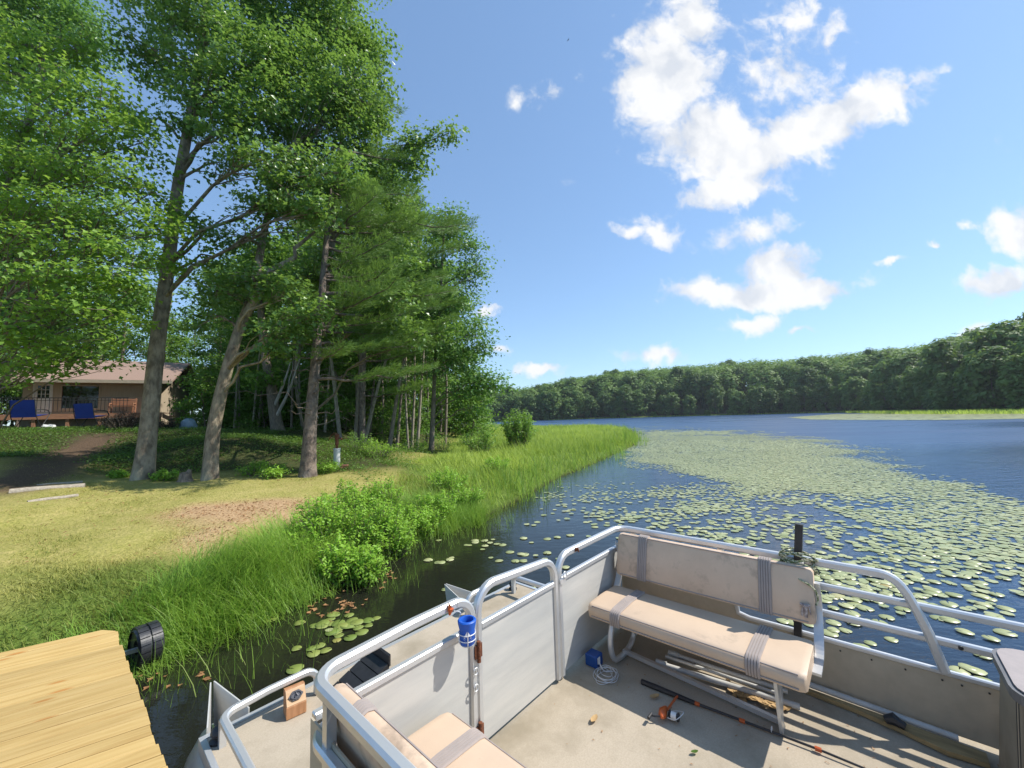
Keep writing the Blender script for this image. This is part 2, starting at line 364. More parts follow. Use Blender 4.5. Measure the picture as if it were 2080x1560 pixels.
M_console = mat('console_top', (0.3444,0.2952,0.2788), (0.3034,0.2624,0.2501), .6, scale=30, bump=.05, bscale=200)
M_consoleb = mat('console_side', (0.2706,0.2296,0.1722), (0.2214,0.1886,0.1435), .6, scale=8, c3=(0.164,0.1394,0.0984), c3scale=3)
M_rope = mat('green_cream_rope', (.55,.52,.36), (.10,.13,.05), .9, scale=90, contrast=(.45,.55))
M_cedar = mat('cedar_block', (.50,.25,.12), (.36,.17,.075), .7, scale=5, stretch=(9,9,1.2))
M_cedarl = mat('pale_cedar', (.62,.42,.25), (.52,.33,.18), .7, scale=6, stretch=(2,9,9))
M_pewter = mat('pewter', (.16,.16,.17), (.08,.08,.09), .4, .6, scale=60)
M_oar = mat('weathered_board', (.42,.30,.14), (.26,.19,.09), .8, scale=6, stretch=(8,1,8))
M_leafd = mat('dead_leaf', (.50,.33,.15), (.33,.2,.08), .8, scale=20)
M_pad = leaf_mat('lily_pad', (.29,.335,.135), (.48,.49,.24), (.34,.40,.13), .12, rough=.36, spec=.6, c3=(.50,.38,.14))
M_padred = leaf_mat('reddish_lily_pad', (.16,.24,.05), (.30,.34,.09), (.3,.34,.08), .15, rough=.35, spec=.6, c3=(.5,.22,.06))
M_brownleaf = leaf_mat('rotting_leaf', (.25,.12,.05), (.44,.24,.11), (.4,.2,.06), .15, rough=.6)

# pine dock boards: grain along x with knots, a different stretch of tree for every board
def plank_mat():
    m, t, p = new_mat('new_pine_board'); lk = t.links
    p.inputs['Roughness'].default_value = .62; p.inputs['Specular IOR Level'].default_value = .3
    co = N(t, 'ShaderNodeTexCoord'); oi = N(t, 'ShaderNodeObjectInfo')
    off = N(t, 'ShaderNodeVectorMath', operation='SCALE'); off.inputs[0].default_value = (37,91,13); lk.new(oi.outputs['Random'], off.inputs['Scale'])
    ad = N(t, 'ShaderNodeVectorMath', operation='ADD'); lk.new(co.outputs['Object'], ad.inputs[0]); lk.new(off.outputs[0], ad.inputs[1])
    mp = N(t, 'ShaderNodeMapping'); mp.inputs['Scale'].default_value = (1.1,16,16); lk.new(ad.outputs[0], mp.inputs[0])
    g = N(t, 'ShaderNodeTexNoise', inp={'Scale': 2.2, 'Detail': 6.0, 'Roughness': .55, 'Distortion': .6}); lk.new(mp.outputs[0], g.inputs['Vector'])
    rp = N(t, 'ShaderNodeValToRGB'); e = rp.color_ramp.elements
    e[0].position = .3; e[0].color = (.42,.27,.095,1); e[1].position = .68; e[1].color = (.56,.395,.165,1); x = e.new(.5); x.color = (.51,.35,.135,1)
    lk.new(g.outputs[0], rp.inputs[0])
    mp2 = N(t, 'ShaderNodeMapping'); mp2.inputs['Scale'].default_value = (1.5,5.5,1); lk.new(ad.outputs[0], mp2.inputs[0])
    vo = N(t, 'ShaderNodeTexVoronoi', feature='F1', voronoi_dimensions='2D', inp={'Scale': 1.5, 'Randomness': 1.0}); lk.new(mp2.outputs[0], vo.inputs['Vector'])
    kn = N(t, 'ShaderNodeMapRange', inp={'From Min': .05, 'From Max': .14, 'To Min': 1.0, 'To Max': 0.0}); lk.new(vo.outputs['Distance'], kn.inputs[0])
    sx = N(t, 'ShaderNodeSeparateColor'); lk.new(vo.outputs['Color'], sx.inputs[0])
    kk = mth(t, 'MULTIPLY', kn.outputs[0], mth(t, 'GREATER_THAN', sx.outputs[0], .62))
    kk = mth(t, 'MULTIPLY', kk, .9)
    mx = N(t, 'ShaderNodeMix', data_type='RGBA'); lk.new(rp.outputs[0], mx.inputs[6]); mx.inputs[7].default_value = (.42,.19,.05,1); lk.new(kk, mx.inputs[0])
    hs = N(t, 'ShaderNodeHueSaturation'); lk.new(mx.outputs[2], hs.inputs['Color']); lk.new(mth(t, 'MULTIPLY_ADD', oi.outputs['Random'], .26, .86), hs.inputs['Value'])
    lk.new(hs.outputs[0], p.inputs['Base Color'])
    bp = N(t, 'ShaderNodeBump', inp={'Strength': .25, 'Distance': .004}); lk.new(g.outputs[0], bp.inputs['Height']); lk.new(bp.outputs[0], p.inputs['Normal'])
    return m
M_plank = plank_mat()
M_joist = mat('dock_joist', (.30,.22,.11), (.22,.16,.08), .8)

# ================================================================== THE LAND AND THE LAKE
SHORE = np.array([(-40,-14),(-14,-3.5),(-8,.3),(-5.4,2.1),(-4.1,2.95),(-3.25,3.5),(-2.95,4.1),(-2.5,4.9),(-2.35,6.0),(-1.85,7.0),(-.9,7.85),(.15,10.0),(1.2,12.7),(3.0,16.1),
                  (5.2,20.6),(7.6,25.4),(10.6,34),(13,44),(13.4,52),(11,63),(4,80),(-10,98),(-32,120),(-80,140),(-300,150)], float)
def sdist(P):
    """distance to the shoreline, positive on land (left of it)"""
    P = np.asarray(P, float)[:, :2]; best = np.full(len(P), 1e9); sgn = np.ones(len(P))
    for a, b in zip(SHORE[:-1], SHORE[1:]):
        ab_ = b-a; t = np.clip(((P-a)@ab_)/(ab_@ab_), 0, 1); q = a+t[:,None]*ab_; dv = P-q; d = np.hypot(dv[:,0], dv[:,1])
        cr = ab_[0]*(P[:,1]-a[1])-ab_[1]*(P[:,0]-a[0])
        m = d < best-1e-9; best[m] = d[m]; sgn[m] = np.sign(cr[m])
    return best*sgn
CTRL = np.array([(-4,3.2,.36),(-6.5,5.7,.6),(-4.05,4.5,.42),(-3.7,4.7,.38),(-4.15,6.4,.58),(-8.8,7.5,.92),(-8.2,6.5,.82),(-3.5,7.0,.58),(-8.4,9,.88),(-6.9,9,.81),
 (-4.9,9.5,.76),(-4.67,10.5,.8),(-7.4,9,.79),(-3.95,19,.56),(-4.1,24,.62),(.15,20,.36),(-1.5,18,.36),(-12,20,1.72),(-13,14.5,1.93),(-17,15,2.0),(-20,15.5,2.05),(-9.5,13,1.62),
 (-7,14,1.35),(-5,14,.95),(-3,14,.55),(-30,24,2.3),(-22,24,2.2),(-22,30,2.25),(-35,30,2.4),(-14,26,1.9),(-8,26,1.25),(-8,35,1.2),(-20,45,2.1),(-11,10.5,1.2),(-14,10.5,1.35),(-12,7.3,.98),
 (-10,4.5,.72),(-14,4.5,.85),(-18,9,1.35),(-6,3.4,.5),(-9,1.6,.5),(0,30,.3),(4,24,.28),(6,40,.28),(-4,50,.5),(2,60,.3),(-10,70,.6),(-30,70,2),(-50,20,2.4),(-60,60,3),(-30,2,.8),(-30,10,1.6),(-1,12,.35),(-2,10,.4),(-100,100,3)], float)
def land_z(P):
    P = np.asarray(P, float); num = np.zeros(len(P)); den_ = np.zeros(len(P))
    for x, y, h in CTRL:
        d2_ = (P[:,0]-x)**2+(P[:,1]-y)**2
        w = 1.0/(d2_+.35)**1.9
        num += w*h; den_ += w
    T = num/den_; s = sdist(P)
    k = .42; ramp = np.where(s > 0, s*k+.02, np.maximum(s*.3, -.9)+.02)
    hh = .12; z = -hh*np.log(np.exp(-np.clip(T,-5,9)/hh)+np.exp(-np.clip(ramp,-5,9)/hh))      # soft minimum
    return np.where(s > 0, np.maximum(z, np.minimum(.03, s*.3)), ramp)
def vnoise(P, sc, seed=0):
    """cheap value noise in the plane"""
    r = np.random.default_rng(seed).random((64,64)); x = P[:,0]*sc; y = P[:,1]*sc
    i = np.floor(x).astype(int); j = np.floor(y).astype(int); fx = x-i; fy = y-j; fx = fx*fx*(3-2*fx); fy = fy*fy*(3-2*fy)
    g = lambda a, b: r[a % 64, b % 64]
    return (g(i,j)*(1-fx)+g(i+1,j)*fx)*(1-fy)+(g(i,j+1)*(1-fx)+g(i+1,j+1)*fx)*fy

# --- how the ground is covered: needles, worn earth, forest floor
def cover_needle(P):
    x, y = P[:,0], P[:,1]
    d = np.minimum(((x+4.35)/1.35)**2+((y-6.75)/.85)**2, ((x+4.15)/.55)**2+((y-5.5)/1.0)**2*1.2+.45)
    return np.clip(1.35-d+(vnoise(P,1.6,3)-.5)*1.4, 0, 1)
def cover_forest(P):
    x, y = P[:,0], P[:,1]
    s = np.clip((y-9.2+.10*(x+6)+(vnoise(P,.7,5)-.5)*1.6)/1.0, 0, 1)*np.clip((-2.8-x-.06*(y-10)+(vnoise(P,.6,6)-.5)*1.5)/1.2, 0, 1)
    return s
def cover_path(P):
    x, y = P[:,0], P[:,1]
    c = -9.6-(y-7.5)*.78
    return np.clip(1.3-np.abs(x-c)/1.0+(vnoise(P,1.3,8)-.5)*.9, 0, 1)*np.clip((y-6.6)/1.0, 0, 1)*np.clip((15-y)/2, 0, 1)
def cover_green(P):
    s = sdist(P); x, y = P[:,0], P[:,1]
    a = np.clip((1.9-s+(vnoise(P,1.1,9)-.5)*1.4)/.9, 0, 1)
    b = np.clip((x+3.6+(y-9)*.05+(vnoise(P,.9,10)-.5)*1.5)/1.0, 0, 1)*np.clip((y-7)/1.5,0,1)
    return np.maximum(a, b)
def grid_sheet(xs, ys, zf):
    X, Y = np.meshgrid(xs, ys); P = np.stack([X.ravel(), Y.ravel()], 1); Z = zf(P)
    V = np.column_stack([P, Z]); nx, ny = len(xs), len(ys)
    i = np.arange(nx-1)[None,:]+np.arange(ny-1)[:,None]*nx; i = i.ravel()
    return V, np.stack([i, i+1, i+1+nx, i+nx], 1)
def ground_mat():
    m, t, p = new_mat('shore_ground'); lk = t.links
    p.inputs['Roughness'].default_value = .95; p.inputs['Specular IOR Level'].default_value = .15
    co = N(t, 'ShaderNodeTexCoord')
    def nz(sc, det=6, lo=.35, hi=.65):
        n = N(t, 'ShaderNodeTexNoise', inp={'Scale': sc, 'Detail': det, 'Roughness': .65}); lk.new(co.outputs['Object'], n.inputs['Vector'])
        r = N(t, 'ShaderNodeMapRange', inp={'From Min': lo, 'From Max': hi}); lk.new(n.outputs[0], r.inputs[0]); return r.outputs[0]
    def mix(f, a, b):
        x = N(t, 'ShaderNodeMix', data_type='RGBA')
        if isinstance(f, (int, float)): x.inputs[0].default_value = f
        else: lk.new(f, x.inputs[0])
        for k, c in ((6, a), (7, b)):
            if isinstance(c, tuple): x.inputs[k].default_value = (*c,1)
            else: lk.new(c, x.inputs[k])
        return x.outputs[2]
    def attr(n): return N(t, 'ShaderNodeAttribute', attribute_name=n).outputs['Fac']
    fine = nz(22, 6); mid = nz(3.5, 5); big = nz(.8, 4)
    lawn = mix(mid, mix(fine, (.43,.355,.135), (.29,.265,.08)), mix(fine, (.34,.31,.09), (.22,.22,.05)))
    green = mix(fine, (.14,.20,.035), (.075,.12,.02))
    needle = mix(fine, (.50,.345,.195), (.34,.21,.105))
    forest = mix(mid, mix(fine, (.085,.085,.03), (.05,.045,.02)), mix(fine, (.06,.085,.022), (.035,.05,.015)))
    path = mix(fine, (.16,.105,.065), (.09,.06,.038))
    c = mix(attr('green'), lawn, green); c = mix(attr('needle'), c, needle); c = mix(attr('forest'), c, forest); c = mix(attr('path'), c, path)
    c = mix(attr('wet'), c, (.022,.018,.010))
    lk.new(c, p.inputs['Base Color'])
    bn = N(t, 'ShaderNodeTexNoise', inp={'Scale': 30, 'Detail': 5.0}); lk.new(co.outputs['Object'], bn.inputs['Vector'])
    bp = N(t, 'ShaderNodeBump', inp={'Strength': .9, 'Distance': .03}); lk.new(bn.outputs[0], bp.inputs['Height']); lk.new(bp.outputs[0], p.inputs['Normal'])
    return m
def axis(a, b, c0, c1, f, cs):
    l = list(np.arange(c0, c1, f)); x = c0
    st = f
    while x > a: st = min(st*1.25, cs); x -= st; l.insert(0, x)
    x = l[-1]; st = f
    while x < b: st = min(st*1.25, cs); x += st; l.append(x)
    return np.array(l)
gx = axis(-320, 60, -15, 4, .16, 6); gy = axis(-30, 170, 1.5, 22, .16, 6)
V, Q = grid_sheet(gx, gy, land_z)
P2 = V[:, :2]; onl = sdist(P2)
V[:,2] += np.where(onl > .3, (vnoise(P2,2.1,11)-.5)*.05+(vnoise(P2,5.3,12)-.5)*.02, 0)
me = mesh_np('lake_bank', V, [Q], ground_mat(), smooth=True)
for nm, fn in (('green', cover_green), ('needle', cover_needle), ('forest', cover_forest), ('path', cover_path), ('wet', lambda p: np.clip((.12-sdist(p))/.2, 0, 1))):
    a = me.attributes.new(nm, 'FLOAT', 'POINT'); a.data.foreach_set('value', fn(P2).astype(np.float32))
tag(obj('lake_bank', me), 'grassy lake bank rising from the water to the wood', kind='structure')

# --- the far side of the lake: low wooded hills round the water
FARSH = np.array([(-300,262),(-120,256),(-40,240),(-11.8,224),(44,226),(84,221),(123.6,203),(141,184),(146,163),(134,147),(118,110),(108,82),(104,55),(108,20),(118,-30),(150,-120),(230,-260)], float)
def far_s(P):
    P = np.asarray(P, float)[:, :2]; best = np.full(len(P), 1e9); sgn = np.ones(len(P))
    for a, b in zip(FARSH[:-1], FARSH[1:]):
        ab_ = b-a; t = np.clip(((P-a)@ab_)/(ab_@ab_), 0, 1); q = a+t[:,None]*ab_; dv = P-q; d = np.hypot(dv[:,0], dv[:,1])
        cr = ab_[0]*(P[:,1]-a[1])-ab_[1]*(P[:,0]-a[0]); m = d < best-1e-9; best[m] = d[m]; sgn[m] = np.sign(cr[m])
    return best*sgn
def far_z(P):
    s = far_s(P); az = np.degrees(np.arctan2(P[:,0], np.maximum(P[:,1], 1e-3)))
    hk = np.interp(az, [-60,-15,-3,3,9,15,24,32,38,44,50,60,80], [4,4,4,7,14,19,20,19,18,17,15,15,10])
    rise = 1-np.exp(-np.maximum(s-3,0)/26.0)
    return np.where(s > 0, np.minimum(.35, s*.2)+hk*rise+(vnoise(P,.02,21)-.5)*2*rise, np.maximum(s*.25, -1.5))
fx = np.concatenate([np.arange(-420,60,14), np.arange(60,240,6), np.arange(240,700,22)]); fy = np.concatenate([np.arange(-320,60,14), np.arange(60,300,7), np.arange(300,800,25)])
V, Q = grid_sheet(fx, fy, far_z)
cs = far_s(V[:, :2]); keep = (cs[Q] > -16).any(1)
M_fargr = mat('wooded_hill_floor', (.05,.055,.02), (.03,.036,.014), .95, scale=.3)
tag(obj('far_hills', mesh_np('far_hills', V, [Q[keep]], M_fargr, smooth=True)), 'low hills under the wood across the lake', kind='structure')

# --- water
def water_mat():
    m, t, p = new_mat('lake_water'); lk = t.links
    p.inputs['Roughness'].default_value = .03; p.inputs['IOR'].default_value = 1.333; p.inputs['Specular IOR Level'].default_value = .5
    co = N(t, 'ShaderNodeTexCoord'); sp = N(t, 'ShaderNodeSeparateXYZ'); lk.new(co.outputs['Object'], sp.inputs[0])
    n0 = N(t, 'ShaderNodeTexNoise', inp={'Scale': .7, 'Detail': 4.0}); lk.new(co.outputs['Object'], n0.inputs['Vector'])
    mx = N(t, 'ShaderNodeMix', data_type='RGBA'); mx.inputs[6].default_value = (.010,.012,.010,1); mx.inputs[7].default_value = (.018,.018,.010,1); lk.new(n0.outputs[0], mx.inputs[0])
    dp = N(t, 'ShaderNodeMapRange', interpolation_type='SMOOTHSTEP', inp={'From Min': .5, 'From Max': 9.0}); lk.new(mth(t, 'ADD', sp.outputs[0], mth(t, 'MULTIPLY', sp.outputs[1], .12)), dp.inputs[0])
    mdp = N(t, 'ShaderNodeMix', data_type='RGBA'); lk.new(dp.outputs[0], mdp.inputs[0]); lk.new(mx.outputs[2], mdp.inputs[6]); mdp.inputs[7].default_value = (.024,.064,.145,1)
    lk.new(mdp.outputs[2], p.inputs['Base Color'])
    # wind: the open lake is ruffled, the lee of the bank and the lily beds lie almost still
    wx = mth(t, 'MULTIPLY_ADD', sp.outputs[1], -.10, sp.outputs[0])
    op = N(t, 'ShaderNodeMapRange', interpolation_type='SMOOTHSTEP', inp={'From Min': -1.0, 'From Max': 16.0, 'To Min': .07, 'To Max': 1.0})
    dist = mth(t, 'MULTIPLY', sp.outputs[1], .22); lk.new(mth(t, 'ADD', sp.outputs[0], dist), op.inputs[0])
    gust = N(t, 'ShaderNodeTexNoise', inp={'Scale': .05, 'Detail': 3.0}); mpg = N(t, 'ShaderNodeMapping'); mpg.inputs['Rotation'].default_value = (0,0,rad(-12)); mpg.inputs['Scale'].default_value = (.6,2.2,1)
    lk.new(co.outputs['Object'], mpg.inputs[0]); lk.new(mpg.outputs[0], gust.inputs['Vector'])
    gr = N(t, 'ShaderNodeMapRange', inp={'From Min': .35, 'From Max': .65, 'To Min': .55, 'To Max': 1.15}); lk.new(gust.outputs[0], gr.inputs[0])
    amp = mth(t, 'MULTIPLY', op.outputs[0], gr.outputs[0])
    hs = None
    for sc_, st, w, rot in ((1.5,(1,2.6,1),.45,-8), (4.2,(1,2.2,1),.30,10), (11.0,(1,1.7,1),.16,-20)):
        mp = N(t, 'ShaderNodeMapping'); mp.inputs['Rotation'].default_value = (0,0,rad(rot)); mp.inputs['Scale'].default_value = st; lk.new(co.outputs['Object'], mp.inputs[0])
        n = N(t, 'ShaderNodeTexNoise', inp={'Scale': sc_, 'Detail': 3.0, 'Roughness': .55, 'Distortion': .3}); lk.new(mp.outputs[0], n.inputs['Vector'])
        h = mth(t, 'MULTIPLY', n.outputs[0], w); hs = h if hs is None else mth(t, 'ADD', hs, h)
    # beyond a few boat lengths the ripples are finer than a pixel: they become roughness
    ln = N(t, 'ShaderNodeVectorMath', operation='LENGTH'); lk.new(co.outputs['Object'], ln.inputs[0])
    rg_ = N(t, 'ShaderNodeMapRange', interpolation_type='SMOOTHSTEP', inp={'From Min': 6.0, 'From Max': 45.0, 'To Min': 0.0, 'To Max': 1.0}); lk.new(ln.outputs['Value'], rg_.inputs[0])
    lk.new(mth(t, 'MULTIPLY_ADD', mth(t, 'MULTIPLY', amp, mth(t, 'MULTIPLY_ADD', rg_.outputs[0], .75, .25)), .34, .03, True), p.inputs['Roughness'])
    amp = mth(t, 'MULTIPLY', amp, mth(t, 'MULTIPLY_ADD', rg_.outputs[0], -.80, 1.0))
    bp = N(t, 'ShaderNodeBump', inp={'Strength': 1.0, 'Distance': .10}); lk.new(mth(t, 'MULTIPLY', hs, amp), bp.inputs['Height']); lk.new(bp.outputs[0], p.inputs['Normal'])
    return m
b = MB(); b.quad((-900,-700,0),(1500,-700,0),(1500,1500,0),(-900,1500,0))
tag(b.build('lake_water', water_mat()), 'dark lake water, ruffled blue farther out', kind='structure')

# ================================================================== PLANTS
def frames(nrm, spin):
    """two unit vectors across each normal, turned by spin"""
    n = nrm/np.linalg.norm(nrm, axis=1)[:,None]
    a = np.where(np.abs(n[:,2:3]) < .9, np.array([[0,0,1.]]), np.array([[1.,0,0]]))
    u = np.cross(a, n); u /= np.linalg.norm(u, axis=1)[:,None]; v = np.cross(n, u)
    c, s_ = np.cos(spin)[:,None], np.sin(spin)[:,None]
    return u*c+v*s_, -u*s_+v*c, n
def leaves(C, nrm, size, r, aspect=.62, fold=.22, lobed=False):
    """folded leaf blades at C; returns verts, quads"""
    n = len(C); u, v, w = frames(nrm, r.random(n)*2*pi); L_ = (size*(.7+.6*r.random(n)))[:,None] if not np.isscalar(size) else (size*(.7+.6*r.random(n)))[:,None]
    Wd = L_*aspect*.5
    if not lobed:
        V = np.stack([C-u*L_*.5, C+v*Wd+w*L_*fold*.5-u*L_*.05, C+u*L_*.5-w*L_*fold*.3, C-v*Wd+w*L_*fold*.5-u*L_*.05], 1).reshape(-1,3)
        i = np.arange(n)*4
        return V, [np.stack([i,i+1,i+2],1), np.stack([i,i+2,i+3],1)], 2
    V = np.stack([C-u*L_*.5, C+v*Wd*1.25+u*L_*.02+w*L_*.1, C+v*Wd*.42+u*L_*.12, C+u*L_*.55-w*L_*fold*.3, C-v*Wd*.42+u*L_*.12, C-v*Wd*1.25+u*L_*.02+w*L_*.1], 1).reshape(-1,3)
    i = np.arange(n)*6
    return V, [np.stack([i,i+1,i+2],1), np.stack([i,i+2,i+3],1), np.stack([i,i+3,i+4],1), np.stack([i,i+4,i+5],1)], 4
def leaf_mesh(name, C, nrm, size, m, r, tint=None, **kw):
    V, fs, k = leaves(C, nrm, size, r, **kw); n = len(C)
    tt = r.random(n) if tint is None else np.clip(tint+(r.random(n)-.5)*.35, 0, 1)
    return mesh_np(name, V, fs, m, tint=np.concatenate([tt]*k))
def blades(B, H, wd, r, lean=.35, bend=.5, seg=3, dirn=None):
    """grass blades rooted at B: tapering ribbons that bend over"""
    n = len(B); th = r.random(n)*2*pi if dirn is None else dirn; d = np.stack([np.cos(th), np.sin(th), np.zeros(n)], 1)
    sd_ = np.stack([-np.sin(th+.6*r.normal(size=n)), np.cos(th), np.zeros(n)], 1); ln = (lean*r.random(n))[:,None]; bd = (bend*r.random(n))[:,None]; H = H[:,None]
    rows = []
    for k in range(seg+1):
        t = k/seg; c = B+np.array([0,0,1.])*H*(t-.28*bd*t*t)+d*H*(ln*t+bd*t*t*.75)
        if k == seg: rows.append(c[:,None,:])
        else:
            w = (wd*np.ones(n)*(1-.75*t))[:,None]*.5; rows.append(np.stack([c-sd_*w, c+sd_*w], 1))
    V = np.concatenate(rows, 1); m = 2*seg+1; i = np.arange(n)[:,None]*m; fs = []
    q = [i+np.array([[2*k,2*k+1,2*k+3,2*k+2]]) for k in range(seg-1)]
    fs3 = i+np.array([[2*seg-2,2*seg-1,2*seg]])
    out_ = ([np.concatenate(q)] if q else [])+[fs3]
    return V.reshape(-1,3), out_, (seg-1)
def blade_mesh(name, B, H, wd, m, r, tint=None, **kw):
    V, fs, k = blades(B, H, wd, r, **kw); n = len(B); tt = r.random(n) if tint is None else np.clip(tint+(r.random(n)-.5)*.4, 0, 1)
    return mesh_np(name, V, fs, m, tint=np.concatenate([tt]*(k+1)))
class Wood:
    """tapering limbs, gathered into one mesh"""
    def __init__(s): s.V = []; s.Q = []; s.n = 0
    def limb(s, P, r0, r1, k=6, flare=0.0):
        P = np.asarray(P, float); n = len(P); t = np.linspace(0,1,n); R = r0+(r1-r0)*t**.9
        if flare: R = R*(1+flare*np.exp(-t*n/ (n*.045+1e-9)))
        T = np.gradient(P, axis=0); T /= np.linalg.norm(T, axis=1)[:,None]+1e-9
        a = np.array([0.31,.77,.12]) if abs(T[0,2]) > .6 else np.array([.1,.05,1.]); U = np.cross(T, a); U /= np.linalg.norm(U, axis=1)[:,None]+1e-9; B_ = np.cross(T, U)
        an = np.arange(k)*2*pi/k
        rr = R[:,None]*(1+(.10*np.sin(an*3+1.3)[None,:]+.06*np.sin(an*2)[None,:])*(k > 8))
        V = P[:,None,:]+rr[:,:,None]*(np.cos(an)[None,:,None]*U[:,None,:]+np.sin(an)[None,:,None]*B_[:,None,:])
        i = (np.arange(n-1)[:,None]*k); j = np.arange(k)[None,:]; j2 = (j+1) % k
        s.Q.append(np.stack([i+j, i+j2, i+k+j2, i+k+j], -1).reshape(-1,4)+s.n); s.V.append(V.reshape(-1,3)); s.n += n*k
    def mesh(s, name, m): return mesh_np(name, np.concatenate(s.V), [np.concatenate(s.Q)], m, smooth=True)
def limb_path(a, b, r, sag=.1, n=6, wob=.06):
    a = np.asarray(a, float); b = np.asarray(b, float); t = np.linspace(0,1,n)[:,None]; d = np.linalg.norm(b-a)
    P = a+(b-a)*t; P[:,2] += (sag*d*np.sin(t[:,0]*pi)); P[1:-1] += r.normal(size=(n-2,3))*wob*d*.5
    return P
def crown_leaves(r, trunk, lobes, wood, leaf_size, per, spread, lr=.03, limbs=True):
    """lobes: (centre, radii, sprays); returns leaf centres, normals, tints"""
    Cs, Ns, Ts = [], [], []; trunk = np.asarray(trunk, float)
    for (c, rad_, ns) in lobes:
        c = np.asarray(c, float); rad_ = np.asarray(rad_, float)*np.ones(3)
        hd = np.hypot(*(trunk[:, :2]-c[:2]).T); tgt = c[2]-.45*hd; k = int(np.argmin(np.abs(trunk[:,2]-tgt)+.3*hd))
        L_ = limb_path(trunk[k], c, r, .10); R0 = lr*(1+.35*rad_.mean())
        if limbs: wood.limb(L_, R0, R0*.35, 6)
        u = r.normal(size=(ns,3)); u /= np.linalg.norm(u, axis=1)[:,None]; rr = r.random(ns)**.45
        S = c+u*rr[:,None]*rad_
        if limbs:
            for q in S[:: max(1, int(ns/ (10+rad_.mean()*4)))]:
                wood.limb(limb_path(L_[r.integers(2,6)], q, r, .05, 4), R0*.3, .006, 4)
        m = per; X = np.repeat(S, m, 0); uu = np.repeat(u, m, 0); rq = np.repeat(rr, m)
        off = r.normal(size=(len(X),3))*spread*np.array([1,1,.42])
        Cs.append(X+off); nn = np.array([0,0,.9])+uu*.55+r.normal(size=(len(X),3))*.5; Ns.append(nn)
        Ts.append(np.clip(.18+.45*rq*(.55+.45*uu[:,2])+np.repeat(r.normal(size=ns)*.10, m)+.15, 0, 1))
    return np.concatenate(Cs), np.concatenate(Ns), np.concatenate(Ts)
def broadleaf(name, label, cat, trunk, r0, r1, lobes, lmat, bmat, seed, leaf=.10, per=26, spread=.30, group=None, k=12, flare=.5, lr=.035, lobed=True, extra=None):
    r = np.random.default_rng(seed); trunk = smooth_path(trunk, 7); base = trunk[0].copy()
    root = thing(name, label, cat, base, 0, group)
    w = Wood(); T = trunk-base; T = np.vstack([T[0]-(T[1]-T[0])*.6, T]); w.limb(T, r0, r1, k, flare)
    lb = [(np.asarray(c)-base, rd, ns) for c, rd, ns in lobes]
    lw = Wood(); C, Nn, Tn = crown_leaves(r, T, lb, lw, leaf, per, spread, lr)
    if extra:
        for (P, a_, b_) in extra: lw.limb(np.asarray(P)-base, a_, b_, 6)
    obj('trunk', w.mesh('trunk', bmat), root)
    if lw.n: tag(obj('limbs', lw.mesh('limbs', bmat), root), kind='stuff')
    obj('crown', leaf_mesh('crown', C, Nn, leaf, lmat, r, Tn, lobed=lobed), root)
    return root
def W3(px, py, Y): return atY(px, py, Y)
def lobe(px, py, Y, rpx, rpy=None, dep=None, dens=1.0):
    """a bough of leaves whose middle is seen at px, py at the distance Y"""
    s_ = Y/F; rx_ = rpx*s_; rz_ = (rpy or rpx)*s_; ry_ = dep if dep else .5*(rx_+rz_)
    return (W3(px, py, Y), (rx_, ry_, rz_), max(4, int(dens*12.5*(rx_*ry_*rz_)**(2/3.)*3.2)))
def on_ground(px, py, Y):
    p = W3(px, py, Y); p[2] = land_z(p[None,:])[0]; return p

# ---- the big trees on the bank
g0 = on_ground(288, 972, 9.0)
broadleaf('oak_tree', 'tall oak with thick pale trunk, leftmost of three big trunks on the bank', 'tree',
    [g0, W3(300,870,9.1), W3(318,700,9.3), W3(340,540,9.6), W3(360,380,9.9), W3(385,240,10.2), W3(410,90,10.4), W3(430,-120,10.6)], .178, .08,
    [lobe(385,250,9.9,44,40,dens=.9), lobe(402,130,10,60,50), lobe(350,180,10.1,40,36,dens=.8), lobe(655,430,9.0,46,40,dens=.9), lobe(690,350,9.3,60,44,dens=.9), lobe(300,110,10.2,62,60), lobe(345,40,10.4,80,60), lobe(440,60,10,95,80), lobe(520,130,9.7,90,85), lobe(420,180,9.6,90,60), lobe(480,260,9.4,85,65), lobe(545,330,9.2,80,60),
     lobe(590,400,9.1,60,42), lobe(440,330,9.8,50,40,dens=.6), lobe(560,230,9.8,90,80), lobe(400,450,9.6,40,30,dens=.5), lobe(640,440,9.2,36,24,dens=.7), lobe(300,-60,10.5,150,80), lobe(500,-60,10.5,170,90), lobe(290,250,10.2,34,26,dens=.4),
     lobe(430,520,9.7,46,26,dens=.4), lobe(600,150,10.4,80,90)],
    M_oak, M_bark, 11, leaf=.12, per=46, spread=.19, k=18, flare=.35, lr=.04)
g1 = on_ground(425, 975, 9.0)
broadleaf('oak_tree', 'leaning forked oak, middle of the three big trunks on the bank', 'tree',
    [g1, W3(432,880,9.1), W3(455,770,9.2), W3(485,670,9.4), W3(515,590,9.6), W3(530,500,9.8), W3(545,430,10)], .148, .07,
    [lobe(520,560,9.0,70,42), lobe(580,600,8.8,60,40), lobe(610,660,8.6,55,40), lobe(560,680,8.7,60,34), lobe(440,590,9.2,70,46,dens=.7), lobe(560,420,9.6,80,60), lobe(480,480,9.6,70,60,dens=.6), lobe(620,360,10,80,70),
     lobe(640,640,8.5,44,30), lobe(575,710,8.6,30,24,dens=.7), lobe(420,640,9.5,60,40,dens=.5), lobe(660,250,10.4,90,80), lobe(700,180,10.6,90,80)],
    M_oak, M_bark, 12, leaf=.115, per=46, spread=.185, k=16, flare=.25, lr=.035,
    extra=[(limb_path(W3(500,640,9.4), W3(640,470,9.6), np.random.default_rng(3), .1, 8, .05), .10, .03)])
